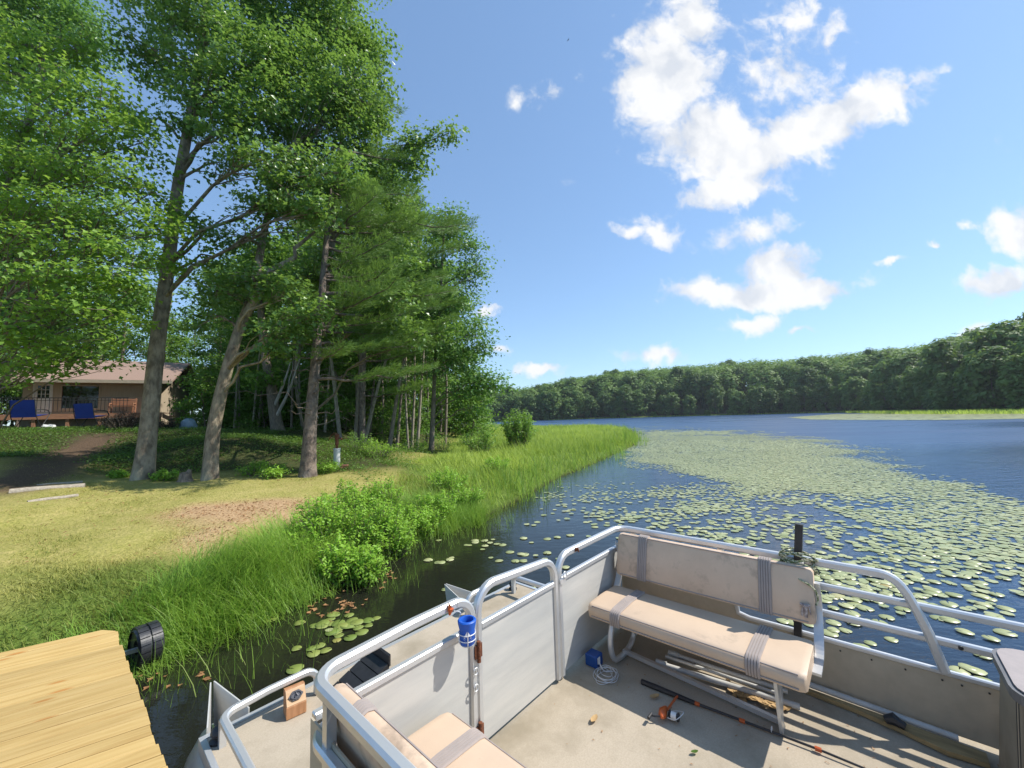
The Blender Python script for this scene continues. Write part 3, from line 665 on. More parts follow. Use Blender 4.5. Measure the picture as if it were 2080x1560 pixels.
def needle_mesh(name, T, D, m, r, per=16, ln=.13, wd=.011, tint=None):
    """soft tufts: needles fanning from T along D"""
    n = len(T); X = np.repeat(T, per, 0); d = np.repeat(D, per, 0)+r.normal(size=(n*per,3))*.42; d /= np.linalg.norm(d, axis=1)[:,None]
    X = X+r.normal(size=X.shape)*.03; l = (ln*(.7+.6*r.random(len(X))))[:,None]
    s_ = np.cross(d, r.normal(size=d.shape)); s_ /= np.linalg.norm(s_, axis=1)[:,None]+1e-9
    V = np.stack([X-s_*wd*.5, X+s_*wd*.5, X+d*l-np.array([0,0,.012])], 1).reshape(-1,3); i = np.arange(len(X))*3
    tt = np.repeat(r.random(n) if tint is None else tint, per)
    return mesh_np(name, V, [np.stack([i,i+1,i+2],1)], m, tint=np.clip(tt+(r.random(len(X))-.5)*.3, 0, 1))
def pine_tree(name, label, trunk, r0, r1, zlo, zhi, prof, nbr, seed, group=None, per=15, ln=.15, wd=.012, step=.13, dead=0, boughs=(), bmat=None, bare=None):
    r = np.random.default_rng(seed); trunk = smooth_path(trunk, 7); base = trunk[0].copy(); T = trunk-base
    root = thing(name, label, 'tree', base, 0, group)
    w = Wood(); w.limb(np.vstack([T[0]-(T[1]-T[0])*.6, T]), r0, r1, 16, .45); lw = Wood()
    tz = T[:,2]; at_z = lambda z: np.array([np.interp(z, tz, T[:,0]), np.interp(z, tz, T[:,1]), z])
    tips, dirs, tn = [], [], []
    specs = []
    for i in range(nbr):
        z = zlo+(zhi-zlo)*(i+r.random())/nbr; az_ = i*2.4+r.normal()*.35
        if bare and bare(az_): continue          # side crowded out by the oaks
        specs.append((z, az_, prof((z-zlo)/(zhi-zlo))*(.75+.45*r.random()), None))
    for tgt in boughs:
        q = np.asarray(tgt, float)-base; z = max(.5, q[2]-.12*np.hypot(*(q[:2]-T[0,:2]))); specs.append((z, 0, 0, q))
    for z, az_, Lb, q in specs:
        a = at_z(z)
        if q is None: q = a+np.array([cos(az_)*Lb, sin(az_)*Lb, Lb*(.10+.15*r.random())])
        P = limb_path(a, q, r, -.05, 9, .03); d = np.linalg.norm(q-a); lw.limb(P, .012+.011*d, .006, 5)
        bd = (q-a)/d; sdv = np.cross(bd, [0,0,1.]); sdv /= np.linalg.norm(sdv)+1e-9
        m = max(3, int(d/.16))
        for j in range(m):
            t = .28+.72*(j+.5)/m; p = P[int(t*8)]*(1-(t*8-int(t*8)))+P[min(8,int(t*8)+1)]*(t*8-int(t*8))
            for sg in (-1,1):
                tl = d*(.06+.26*(1-t)*1.0+.05*r.random())*(.6+.7*r.random()); td = sdv*sg*.85+bd*.65+np.array([0,0,.10+.15*r.random()]); td /= np.linalg.norm(td)
                ns = max(2, int(tl/step))
                for s in range(ns):
                    tips.append(p+td*tl*(s+1)/ns+r.normal(size=3)*.02); dirs.append(td*.8+bd*.3+np.array([0,0,.35])); tn.append(.25+.5*t*(s+1)/ns+.15*r.random())
            tips.append(p+np.array([0,0,.03])); dirs.append(bd+np.array([0,0,.4])); tn.append(.4)
    for i in range(dead):
        z = .9+(zlo-.6)*r.random(); az_ = r.random()*6.28; a = at_z(z); Lb = .6+1.3*r.random()
        lw.limb(limb_path(a, a+np.array([cos(az_)*Lb, sin(az_)*Lb, .05*Lb]), r, .03, 6, .08), .014, .003, 4)
    obj('trunk', w.mesh('trunk', bmat or M_barkd), root); tag(obj('limbs', lw.mesh('limbs', bmat or M_barkd), root), kind='stuff')
    obj('crown', needle_mesh('crown', np.array(tips), np.array(dirs), M_pine, r, per, ln, wd, np.array(tn)), root)
    return root
g2 = on_ground(624, 968, 9.5)
pine_tree('pine_tree', 'big white pine with dark furrowed bark, rightmost of the three big trunks on the bank', [g2, W3(631,850,9.55), W3(641,730,9.6), W3(655,580,9.8), W3(666,450,10), W3(674,370,10.1)],
    .165, .03, 3.0, 8.6, lambda t: .9+1.8*(sin(pi*min(1,(t*.8+.25))))-.6*t, 84, 21, per=15, ln=.15, wd=.013, dead=16, bare=lambda a: cos(a) < -.15 or sin(a) < -.55,
    boughs=[W3(940,455,11.4), W3(905,560,11.3), W3(890,625,11), W3(925,590,11.2), W3(860,690,10.6), W3(880,745,10.6), W3(820,560,10.4), W3(840,470,10.8), W3(800,640,9.6), W3(760,700,9.4), W3(740,600,8.8), W3(700,700,8.6),
            W3(850,390,11), W3(845,330,11.4), W3(810,230,11.6), W3(590,650,9.8), W3(720,520,9.2), W3(770,430,9.6)])
# ---- behind them
gq = on_ground(626, 905, 12.4)
broadleaf('oak_tree', 'very tall oak rising behind the big pine, one bough reaching out over the water', 'tree',
    [gq, W3(640,730,12.4), W3(680,450,12.5), W3(700,200,12.7), W3(715,-50,13)], .13, .06,
    [lobe(700,60,11.8,90,70), lobe(765,150,11.9,44,60), lobe(640,130,11.4,90,80), lobe(755,240,11.6,50,44), lobe(700,220,11.2,80,60), lobe(820,300,11.6,50,34), lobe(885,288,11.6,26,18), lobe(912,270,11.6,18,14), lobe(800,360,11.4,60,42), lobe(740,310,11.2,66,54),
     lobe(620,20,11.6,110,60), lobe(780,470,11.2,50,40,dens=.8), lobe(660,-60,12,150,70), lobe(570,90,11.6,90,80), lobe(610,290,11.2,80,60), lobe(845,330,11.6,34,26), lobe(735,90,11.7,60,60), lobe(670,370,10.6,60,44,dens=.8), lobe(800,620,10.2,60,50,dens=.7), lobe(820,540,10.4,50,44,dens=.7), lobe(860,680,10.6,40,30,dens=.6), lobe(720,430,12.6,80,60,dens=.8), lobe(790,400,12.8,60,60,dens=.8), lobe(700,550,12.8,80,60,dens=.8), lobe(770,640,12.8,70,50,dens=.8), lobe(630,560,12.8,70,60,dens=.8), lobe(820,480,12.6,50,50,dens=.8)],
    M_oak, M_barkm, 31, leaf=.125, per=44, spread=.20, k=12, lr=.035)
gp = on_ground(735, 895, 17)
pine_tree('pine_tree', 'dark white pine standing behind the tall oak, boughs showing at the right of the grove', [gp, W3(738,740,17), W3(748,560,17.1), W3(760,380,17.2), W3(768,260,17.3)],
    .13, .03, 4.2, 13.5, lambda t: 3.4*(1-t)+.8, 52, 22, per=11, ln=.2, wd=.02, step=.2, dead=8, boughs=[W3(960,455,17.5), W3(930,500,17), W3(860,410,17), W3(850,300,17.2), W3(905,590,17), W3(925,650,16.5), W3(880,700,16), W3(860,780,16)])
gr_ = on_ground(876, 915, 18.5)
broadleaf('young_oak_tree', 'slim dark-trunked oak at the right end of the grove, crown hanging over the marsh grass', 'tree',
    [gr_, W3(880,830,18.5), W3(884,740,18.5), W3(893,620,18.6), W3(900,500,18.8), W3(905,430,19)], .115, .04,
    [lobe(915,450,18.5,42,34), lobe(950,500,18.4,34,30), lobe(955,570,18.4,34,36), lobe(930,620,18.2,46,36), lobe(965,680,18.2,40,40), lobe(900,700,18,50,40), lobe(870,640,18.2,40,50), lobe(985,705,18,24,22), lobe(930,740,18,50,36,dens=1.3), lobe(975,775,18,46,32,dens=1.4), lobe(940,790,18,34,24), lobe(1005,785,18,26,22,dens=1.4),
     lobe(880,540,18.5,40,50), lobe(850,760,18.3,40,30,dens=.6), lobe(900,470,18.8,40,30), lobe(970,540,18.4,24,24), lobe(960,830,18,26,16,dens=.5)],
    M_oakd, M_barkm, 33, leaf=.15, per=26, spread=.36, k=10, lr=.03)
# ---- maple over the left edge, layered sprays of light leaves
gm = on_ground(-95, 900, 9.6)
mlob = []
_r = np.random.default_rng(5)
for (px, py, Y, rx_, ry_) in [(60,160,9.2,120,40),(180,190,8.9,90,46),(255,215,8.8,45,40),(60,250,9,110,40),(190,270,8.6,90,40),(290,290,8.8,40,44),(40,330,8.9,90,36),(150,350,8.5,90,32),(250,360,8.5,70,26),(310,390,8.6,46,24),(345,470,8.4,40,26),(300,440,8.5,60,26),
    (210,430,8.3,80,26),(110,430,8.4,90,30),(20,430,8.6,70,34),(60,500,8.2,80,26),(170,500,8.1,80,24),(260,520,8.2,60,24),(225,560,8.0,60,20),(120,560,7.9,80,24),(20,560,7.8,60,30),(60,620,7.7,70,24),(150,610,7.8,60,20),(230,640,8,50,18),(20,670,7.6,50,24),
    (90,690,8,70,22),(190,690,8.2,60,18),(130,735,8.4,70,18),(50,750,8.3,60,22),(210,735,8.5,30,12),(60,90,9.8,110,40),(170,100,9.8,60,40),(-60,400,8.8,90,200),(270,590,8.3,40,16),(330,520,8.5,40,16)]:
    l = lobe(px, py, Y, rx_, ry_, dep=.9); mlob.append((l[0], l[1], int(l[2]*1.25)))
broadleaf('maple_tree', 'light green maple whose layered leaves fill the left edge over the cabin roof', 'tree',
    [gm, W3(-85,760,9.6), W3(-60,600,9.6), W3(0,400,9.7), W3(75,200,9.9), W3(85,80,10.1)], .15, .05, mlob, M_maple, M_barkm, 41, leaf=.12, per=24, spread=.22, k=10, lr=.022,
    extra=[(limb_path(W3(75,380,9), W3(300,385,8.4), np.random.default_rng(9), .08, 8, .07), .03, .006)])
gt = on_ground(-40, 880, 17)
broadleaf('basswood_tree', 'tall dark green tree behind the maple at the top left corner', 'tree',
    [gt, W3(-35,600,17), W3(-20,300,17), W3(10,0,17)], .2, .08,
    [lobe(80,40,16,130,80), lobe(170,60,16,50,70), lobe(60,130,16,120,60), lobe(10,-40,16,160,80), lobe(100,300,16.5,140,90), lobe(160,450,16.5,120,80), lobe(30,500,16.5,120,90), lobe(40,640,16.5,110,60), lobe(170,600,16.6,110,70), lobe(270,620,16.8,50,70,dens=.8)],
    M_oakd, M_barkm, 43, leaf=.17, per=26, spread=.42, k=10, lr=.04)

# ---- the wood behind the bank: shared meshes, every tree an object of its own
def wood_variant(seed, lmat, bmat, H=13., r0=.15, crown_lo=.30, wide=2.6, leaf=.24, n=15, thin=False):
    """trunk and crown meshes for a wood tree standing at the origin"""
    r = np.random.default_rng(seed); T = np.column_stack([np.cumsum(r.normal(size=9)*.10), np.cumsum(r.normal(size=9)*.10), np.linspace(0,H*.92,9)]); T[0,:2] = 0
    w = Wood(); TT = smooth_path(np.vstack([T[0]-[0,0,.4], T]), 4); w.limb(TT, r0, .03, 8, .3); lb = []
    for i in range(n):
        z = H*(crown_lo+(1-crown_lo)*(i+r.random())/n); a = i*2.4+r.normal()*.4; R = wide*(1-.75*((z/H-crown_lo)/(1-crown_lo))**1.8)*(.45+.5*r.random())
        c = np.array([cos(a)*R, sin(a)*R, z]); rr = (.55+.4*r.random())*wide*.42; lb.append((c, (rr,rr,rr*.6), 14))
    C, Nn, Tn = crown_leaves(r, TT, lb, w, leaf, 13, .38, .018)
    return w.mesh('trunk', bmat), leaf_mesh('crown', C, Nn, leaf, lmat, r, Tn)
VAR = [wood_variant(101, M_forest, M_barkm, 13, .11, .18), wood_variant(102, M_forest, M_barkp, 12, .08, .16, 2.2), wood_variant(103, M_oak, M_barkm, 14, .13, .16, 3.0), wood_variant(104, M_forest, M_barkm, 11, .10, .12, 2.6), wood_variant(105, M_oak, M_barkd, 15, .13, .22, 2.8)]
LOW = [wood_variant(111, M_forest, M_barkm, 4.2, .05, .04, 1.7, .20, 13), wood_variant(112, M_forest, M_barkm, 3.2, .04, .03, 1.6, .2, 12)]
def plant(vr, x, y, rz, sc, name, label, cat, group, z=None, tilt=(0,0)):
    zz = land_z(np.array([[x,y]]))[0] if z is None else z
    root = thing(name, label, cat, (x,y,zz-.02), rz, group); root.scale = (sc,sc,sc); root.rotation_euler = (tilt[0], tilt[1], rz)
    obj('trunk', vr[0], root); obj('crown', vr[1], root); return root
rw = np.random.default_rng(77)
# slim trunks that show one by one between the big ones: foot, head, distance, width
SLIM = [(513,868,523,760,22,6,'p'),(524,868,534,770,22.5,6,'p'),(592,876,596,740,21,6,'m'),(476,866,482,770,22,6,'p'),(486,866,486,780,23,5,'p'),(660,880,667,780,20,6,'p'),(678,872,681,800,22,6,'p'),(692,886,671,720,17.5,10,'p'),(722,900,735,720,17,13,'m'),(738,888,768,785,17.5,10,'p'),
        (790,902,809,790,17.2,11,'m'),(806,880,816,790,20,8,'m'),(829,882,824,800,19.5,6,'p'),(836,880,842,790,19.8,7,'p'),(847,880,856,780,19.6,8,'p'),(904,879,907,780,22,8,'m'),(640,872,646,760,23,5,'m'),(612,872,608,770,23,6,'p'),(752,884,757,800,21,7,'d'),(775,884,778,800,21,6,'m'),(866,880,869,800,22,6,'m')]
slim_label = {'p': 'slim pale trunk leaning among the trees at the edge of the wood', 'm': 'slim grey-brown trunk at the edge of the wood behind the big pine', 'd': 'thin dark trunk deep in the shade of the wood'}
for i, (x0,y0,x1,y1,Y,wd_,kd) in enumerate(SLIM):
    p0 = on_ground(x0,y0,Y); p1 = W3(x1,y1,Y+.1); d = p1-p0; d /= d[2]
    Tp = [p0, p1, p0+d*5.5+rw.normal(size=3)*[.15,.15,0], p0+d*8+rw.normal(size=3)*[.4,.4,0]]
    c3 = Tp[3]; lb = [(Tp[2]+rw.normal(size=3)*[.9,.9,.3], (1.0,1.0,.6), 22), (c3+rw.normal(size=3)*[.8,.8,.4], (1.1,1.1,.7), 24), (c3+rw.normal(size=3)*[1,1,.5]+[0,0,1], (1,1,.8), 20)]
    lab = slim_label[kd]
    if i == 7: lab = 'thin trunk leaning left just right of the big pine, by the well pump'
    if i == 9: lab = 'pale trunk leaning right at the edge of the wood behind the pump'
    if i == 15: lab = 'slim trunk farthest right at the end of the grove'
    broadleaf('slender_tree', lab, 'tree', Tp, wd_*Y/F*.42, .025, lb, M_forest, {'p': M_barkp, 'm': M_barkm, 'd': M_barkd}[kd], 200+i, leaf=.2, per=14, spread=.4, group='slim trees at the edge of the wood' if i not in (7,9,15) else None, k=8, flare=.25, lr=.015, lobed=False)
gf = on_ground(563, 882, 19)
fork = broadleaf('forked_tree', 'dark trunk with two bleached dead limbs forking from its right side', 'tree', [gf, W3(556,830,19), W3(548,770,19), W3(538,720,19), W3(530,640,19.2), W3(528,540,19.5)], .27, .12,
    [lobe(520,560,19,80,60), lobe(560,520,19,80,60), lobe(490,600,19,70,50)], M_forest, M_barkm, 231, leaf=.2, per=16, spread=.45, k=12, flare=.3, lr=.03, lobed=False)
dw = Wood(); o3 = fork.location; o3 = np.array(o3)
dw.limb(smooth_path([W3(553,836,19), W3(570,795,18.8), W3(583,760,18.7), W3(592,728,18.7)], 4)-o3, .085, .025, 7)
dw.limb(smooth_path([W3(556,856,19), W3(583,803,18.7), W3(597,765,18.6), W3(609,728,18.6)], 4)-o3, .085, .02, 7)
dw.limb(smooth_path([W3(585,800,18.6), W3(588,770,18.6), W3(596,745,18.6)], 4)-o3, .04, .012, 6)
obj('dead_limb', dw.mesh('dead_limb', M_dead), fork)
# standing wood, rank behind rank
def in_cabin(x, y):
    u = (x+28.6)*cos(rad(28))+(y-22.9)*sin(rad(28)); v = -(x+28.6)*sin(rad(28))+(y-22.9)*cos(rad(28)); return -2.2 < u < 8.4 and -3.5 < v < 9
n_w = 0
for row, (Y0, Y1, n, x0, x1) in enumerate([(20,25,13,-19.5,-5.5),(26,31,17,-21,-5),(31,38,20,-40,-4.5),(38,46,22,-52,-4.5),(47,58,20,-64,-6),(18,30,10,-48,-35),(10,22,9,-34,-23),(26,44,12,-76,-44),(31,42,16,-30,-11)]):
    for i in range(n):
        x = x0+(x1-x0)*(i+rw.random())/n; y = Y0+(Y1-Y0)*rw.random()
        if row == 7: y = Y0+(Y1-Y0)*(i+rw.random())/n; x = -23.5-y*.62-4*rw.random()
        if in_cabin(x, y) or (-22 < x < -12.5 and y < 29): continue
        plant(VAR[rw.integers(5)], x, y, rw.random()*6.28, .85+.4*rw.random(), 'woodland_tree', 'woodland tree standing in the shade of the wood behind the cabin and the grove', 'tree', 'trees of the wood behind the bank')
for i in range(46):
    x = -33+30*rw.random(); y = 22+16*rw.random()
    if in_cabin(x, y) or (x < -19.5 and y < 30): continue
    plant(LOW[i%2], x, y, rw.random()*6.28, .6+.5*rw.random(), 'sapling', 'leafy sapling growing low under the trees of the wood', 'sapling', 'saplings under the wood')
for i in range(16): plant(LOW[i%2], -40-2.1*i+rw.normal(), 27+1.1*i+2*rw.normal(), rw.random()*6.28, 1.5+.4*rw.random(), 'sapling', 'leafy sapling growing low under the trees of the wood', 'sapling', 'saplings under the wood')
for (x, y, s_) in [(-19.2,25,1.0),(-17.5,27,1.1),(-15.5,24.5,.8),(-13.5,26,.9),(-36,25,1.1),(-35,20,.9),(-33,17,.7),(-16.8,21.5,.75),(-14.2,22.5,.8),(-10.6,22.5,.7),(-9.2,21.6,.6),(-7.4,22.6,.75),(-6.4,20.8,.55),(-5.2,21.5,.6),(-12.0,24,.8)]:
    plant(LOW[0], x, y, rw.random()*6.28, s_, 'sapling', 'leafy sapling growing low under the trees of the wood', 'sapling', 'saplings under the wood')

# ---- across the lake
def far_variant(seed, H, wide, n, leaf):
    r = np.random.default_rng(seed); w = Wood(); w.limb(np.column_stack([np.zeros(5), np.zeros(5), np.linspace(-1,H*.7,5)]), .22, .08, 5)
    Cs, Ns, Ts = [], [], []
    for i in range(n):
        t = (i+r.random())/n; z = H*(.10+.88*t); R = wide*sqrt(max(.04, 1-((t-.42)/.60)**2))*(.55+.45*r.random()); a = i*2.4+r.normal()*.5
        c = np.array([cos(a)*R*.72, sin(a)*R*.72, z]); rr = wide*(.26+.2*r.random())
        m = 46; u = r.normal(size=(m,3)); u /= np.linalg.norm(u, axis=1)[:,None]; q = c+u*rr*np.array([1,1,.72])*(r.random(m)**.4)[:,None]
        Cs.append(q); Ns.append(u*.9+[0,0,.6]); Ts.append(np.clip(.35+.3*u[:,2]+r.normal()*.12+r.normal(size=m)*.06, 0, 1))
    return w.mesh('trunk', M_barkm), leaf_mesh('crown', np.concatenate(Cs), np.concatenate(Ns), leaf, M_far, r, np.concatenate(Ts), aspect=.9, lobed=True)
def spire_variant(seed, H):
    r = np.random.default_rng(seed); w = Wood(); w.limb(np.column_stack([np.zeros(5), np.zeros(5), np.linspace(-1,H*.9,5)]), .2, .04, 5); n = 1500
    t = r.random(n)**.8; a = r.random(n)*6.28; R_ = 2.5*(1-t)*(.35+.65*np.sqrt(r.random(n)))*(.75+.25*np.sin(t*40))+.1; C = np.column_stack([np.cos(a)*R_, np.sin(a)*R_, H*(.06+.94*t)-.25*R_])
    return w.mesh('trunk', M_barkd), leaf_mesh('crown', C, np.column_stack([np.cos(a), np.sin(a), .8+0*a]), .75, M_farp, r, .1+.5*t, aspect=.5)
M_farp = leaf_mat('far_needle', (.02,.055,.025), (.07,.12,.04), (.1,.16,.04), .2, rough=.6)
FV = [spire_variant(306,15), far_variant(301,14,6.0,40,.95), far_variant(302,16,5.6,42,.95), far_variant(303,13,6.2,36,.9), far_variant(304,15,6.6,46,1.0), far_variant(305,16.5,5.8,46,.95)]
rf = np.random.default_rng(404)
farP = []
def far_tree(x, y, sc, front):
    z = far_z(np.array([[x,y]]))[0]
    v = FV[rf.choice(6, p=[.05,.2,.19,.2,.18,.18]) if front else 1+rf.integers(5)]
    lab = ('broadleaf tree at the foot of the far wood, crown reaching down to the waterline' if front else 'rounded green treetop on the wooded hill across the lake')
    grp = 'front trees of the far wood' if front else 'treetops of the far wood'
    root = thing('far_shore_tree', lab, 'tree', (x,y,z-.3), rf.random()*6.28, grp); root.scale = (sc, sc, sc*(.85+.28*rf.random()))
    obj('trunk', v[0], root); obj('crown', v[1], root)
# walk along the far shore; rank behind rank up the hill
def along(offset, step):
    out_ = []; acc = 0
    for a, b_ in zip(FARSH[:-1], FARSH[1:]):
        d = b_-a; l = np.hypot(*d); n_ = np.array([-d[1], d[0]])/l; t = -acc
        while t+step < l:
            t += step; out_.append(a+d*t/l+n_*offset)
        acc = l-t
    return out_
def far_ok(p):
    px, py = proj(np.array([[p[0],p[1],5.]])); return np.isfinite(px[0]) and 880 < px[0] < 2230
cand = []
for off, st, fr in [(4,6.5,1),(11,7,0),(19,7.5,0),(28,8,0),(38,9,0),(50,10,0),(64,11,0),(80,12,0),(98,13,0)]:
    for p in along(off, st):
        p = p+rf.normal(size=2)*[1.6,1.6]
        if far_ok(p): cand.append((np.hypot(*p), fr, p))
farS = np.array([c[2] for c in cand])
sel = [c for c in cand if c[1] or far_s(c[2][None,:])[0] > 3]
sel.sort(key=lambda c: (-c[1], c[0])); rest = sel[298:]
for _ in range(5200):
    p = np.array([-60+330*rf.random(), -20+400*rf.random()]); q = far_s(p[None,:])[0]
    if 14 < q < 105 and far_ok(p) and len(rest) < 900: rest.append((0, 0, p))
for dd, fr, p in sel[:298]:
    # keep the marsh meadow on the right open
    far_tree(p[0], p[1], (.70+.46*rf.random())*(1.0 if not fr else .95), fr)
if rest:   # past three hundred: the remaining treetops far up the hill, one mass
    Cs, Ns, Ts = [], [], []
    for dd, fr, p in rest:
        z0 = far_z(p[None,:])[0]; H = 15+3*rf.random()
        u = rf.normal(size=(230,3)); u /= np.linalg.norm(u, axis=1)[:,None]; rr = rf.random(230)**.33
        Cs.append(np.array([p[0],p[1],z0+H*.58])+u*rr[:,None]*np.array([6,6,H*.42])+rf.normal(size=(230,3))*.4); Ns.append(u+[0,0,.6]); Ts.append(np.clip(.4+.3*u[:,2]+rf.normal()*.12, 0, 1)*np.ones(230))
    tag(obj('distant_treetops', leaf_mesh('distant_treetops', np.concatenate(Cs), np.concatenate(Ns), 1.35, M_far, rf, np.concatenate(Ts), aspect=.9, lobed=True)), 'mass of treetops at the back of the far wood', 'wood', kind='stuff')
# low willows and brush along the far waterline
br = far_variant(311, 3.4, 2.2, 16, .45)
for p in along(.5, 5.5):
    if far_ok(p) and rf.random() < .6:
        z = far_z(p[None,:])[0]; root = thing('shoreline_bush', 'low pale green bush on the far waterline', 'bush', (p[0],p[1],z-.1), rf.random()*6.28, 'bushes along the far waterline')
        s_ = .5+.6*rf.random(); root.scale = (s_,s_,s_*.9); obj('stems', br[0], root); obj('foliage', br[1], root)

# ================================================================== GRASS, REEDS, GROUND COVER
rg = np.random.default_rng(808)
def scatter(n, x0, x1, y0, y1, accept):
    P = np.column_stack([x0+(x1-x0)*rg.random(n), y0+(y1-y0)*rg.random(n)]); a = accept(P); return P[rg.random(n) < a]
def rooted(P, dz=-.02): return np.column_stack([P, land_z(P)+dz])
def inview(P, z=.3, m=120):
    px, py = proj(np.column_stack([P, np.full(len(P), z)])); return np.isfinite(px) & (px > -m) & (px < 2080+m) & (py > -m) & (py < 1560+m)
# mown, dry lawn
def a_lawn(P):
    s = sdist(P); d = np.hypot(P[:,0],P[:,1]); return (s > .25)*(1-cover_needle(P)*.93)*(1-cover_forest(P)*.8)*(1-cover_path(P)*.9)*np.clip(9.0/d, .15, 1)**1.3*inview(P)
P = scatter(260000, -16, -1.5, 2.0, 11, a_lawn); gn = cover_green(P); 
B_ = rooted(P); H = (.022+.03*rg.random(len(P)))*(1+gn*1.6)
tag(obj('lawn_grass', blade_mesh('lawn_grass', B_, H, .0055+.004*gn, M_lawn, rg, tint=np.clip(.62-.5*gn+(vnoise(P,1.2,31)-.5)*.9, 0, 1), lean=1.3, bend=.8, seg=2)), 'short dry yellow-green lawn grass', 'grass', kind='stuff')
# tall lush grass along the water's edge
def a_tall(P):
    s = sdist(P); x, y = P[:,0], P[:,1]
    band = np.clip((1.05+.25*(vnoise(P,1.0,33)-.5)*2-s)/.45, 0, 1)*np.clip((s+.55)/.5, 0, 1)
    far = (x > -3.9)*(y > 3.3)*(y < 8.2); near = np.clip((x+5.0)/1.6, 0, 1)
    return band*near*far*(.25+.75*(vnoise(P,2.2,34) > .38))*inview(P)
P = scatter(90000, -4.6, -.6, 3.2, 8.4, a_tall); s_ = sdist(P)
cl = vnoise(P,2.6,341); H = (.12+.48*rg.random(len(P))**1.3*np.clip((P[:,1]-3.2)/1.3, .25, 1))*np.clip(1.25-.55*np.abs(s_-.15), .35, 1)*(.55+.9*cl)
tag(obj('tall_grass', blade_mesh('tall_grass', rooted(P), H, .0085, M_tallgrass, rg, lean=.7, bend=1.15, seg=4, dirn=2*pi*vnoise(P,.9,342)*1.6+rg.normal(size=len(P))*1.0, tint=np.clip(.15+.6*cl+.25*rg.random(len(P)), 0, 1))), 'lush green grass arching over the edge of the water', 'grass', kind='stuff')
# sparse stalks that stand in the shallow water
def a_stalk(P):
    s = sdist(P); y = P[:,1]; return np.clip((s+1.5)/1.2, 0, 1)*(s < .1)*(vnoise(P,1.6,35) > .35)*inview(P)*.5
P = np.vstack([scatter(15000, -4.4, 0, 3.0, 9, a_stalk), scatter(1600, -1, 10, 8, 27, a_stalk)])
Bz = np.column_stack([P, np.full(len(P), -.05)])
tag(obj('water_sedge', blade_mesh('water_sedge', Bz, (.10+.42*rg.random(len(P))**1.5), .005, M_tallgrass, rg, lean=.35, bend=.7, seg=3)), 'thin green sedge standing in the shallow water', 'sedge', kind='stuff')
# marsh grass of the point
def a_marsh(P):
    s = sdist(P); x, y = P[:,0], P[:,1]; d = np.hypot(x, y)
    right = np.clip((x+3.3+(y-8)*.05+(vnoise(P,.8,36)-.5)*2)/1.2, 0, 1)
    return np.clip((s+.35)/1.0, 0, 1)*(.35+.65*(vnoise(P,1.3,361) > .33))*right*np.clip((y-6.6)/.8, 0, 1)*np.clip(13/d, .1, 1)**1.2*inview(P)
P = scatter(420000, -6, 15, 6.5, 62, a_marsh); d = np.hypot(P[:,0],P[:,1]); s_ = sdist(P)
hb = .16+.36*np.clip((P[:,0]+3.2+(P[:,1]-8)*.05)/4.0, 0, 1); edge = np.clip((s_+.35)/1.1, 0, 1)
pt = vnoise(P,.55,37)*.6+vnoise(P,1.7,371)*.4; H = hb*(.35+.75*rg.random(len(P)))*(.55+.95*pt)*(.62+.38*edge); tall = rg.random(len(P)) < .035; H[tall] *= 1.7
tag(obj('marsh_grass', blade_mesh('marsh_grass', rooted(P), H, np.clip(.006+.0009*d, .008, .035), M_marsh, rg, tint=np.clip(.5+(vnoise(P,.45,38)-.5)*1.3-.35*(s_ < .8), 0, 1), lean=.55, bend=.8, seg=3)), 'bright yellow-green marsh grass covering the point', 'grass', kind='stuff')
# darker reeds at its outer edge
def a_reed(P):
    s = sdist(P); y = P[:,1]; return (np.abs(s+.05) < .85)*(y > 9)*(vnoise(P,.9,39) > .55)*inview(P)
P = scatter(24000, -1, 15, 9, 54, a_reed); d = np.hypot(P[:,0],P[:,1])
tag(obj('reeds', blade_mesh('reeds', rooted(P), (.35+.62*rg.random(len(P))), np.clip(.008+.0009*d, .01, .04), M_tallgrass, rg, lean=.25, bend=.35, seg=3)), 'upright green reeds along the outer edge of the marsh', 'reeds', kind='stuff')
# far meadow on the right shore and fringe grass of the opposite shore
def a_far(P):
    s = far_s(P); az = np.degrees(np.arctan2(P[:,0],P[:,1])); w = np.interp(az, [8,20,33,37,41,44,52,60], [1.5,2.5,3,2,9,15,17,17]); return (s > -w)*(s < 3)*inview(P, 1)
P = scatter(160000, 20, 190, 20, 235, a_far); 
tag(obj('far_meadow_grass', blade_mesh('far_meadow_grass', np.column_stack([P, np.full(len(P), -.05)]), .55+.6*rg.random(len(P)), .16, M_marsh, rg, tint=.35+.3*vnoise(P,.1,40), lean=.3, bend=.4, seg=2)), 'strip of pale marsh grass along the far shore', 'grass', kind='stuff')
# leafy ground cover under the trees
def a_cover(P):
    x, y = P[:,0], P[:,1]
    return cover_forest(P)*(1-cover_path(P))*np.clip((vnoise(P,.9,41)-.18)*2.6, 0, 1)*np.clip(12/np.hypot(x,y), .2, 1)*inview(P)
P = scatter(240000, -22, -2.5, 8.2, 22, a_cover); C = rooted(P, 0); C[:,2] += .02+.14*rg.random(len(P))**1.6*(.4+vnoise(P,.6,42))
nn = np.array([0,0,1.])+rg.normal(size=C.shape)*.45
tag(obj('ground_cover', leaf_mesh('ground_cover', C, nn, .055, M_cover, rg, tint=np.clip(.25+.5*rg.random(len(P))+.2*(P[:,0] > -6.5), 0, 1), lobed=True)), 'low leafy plants covering the shaded slope under the trees', 'ground cover', kind='stuff')
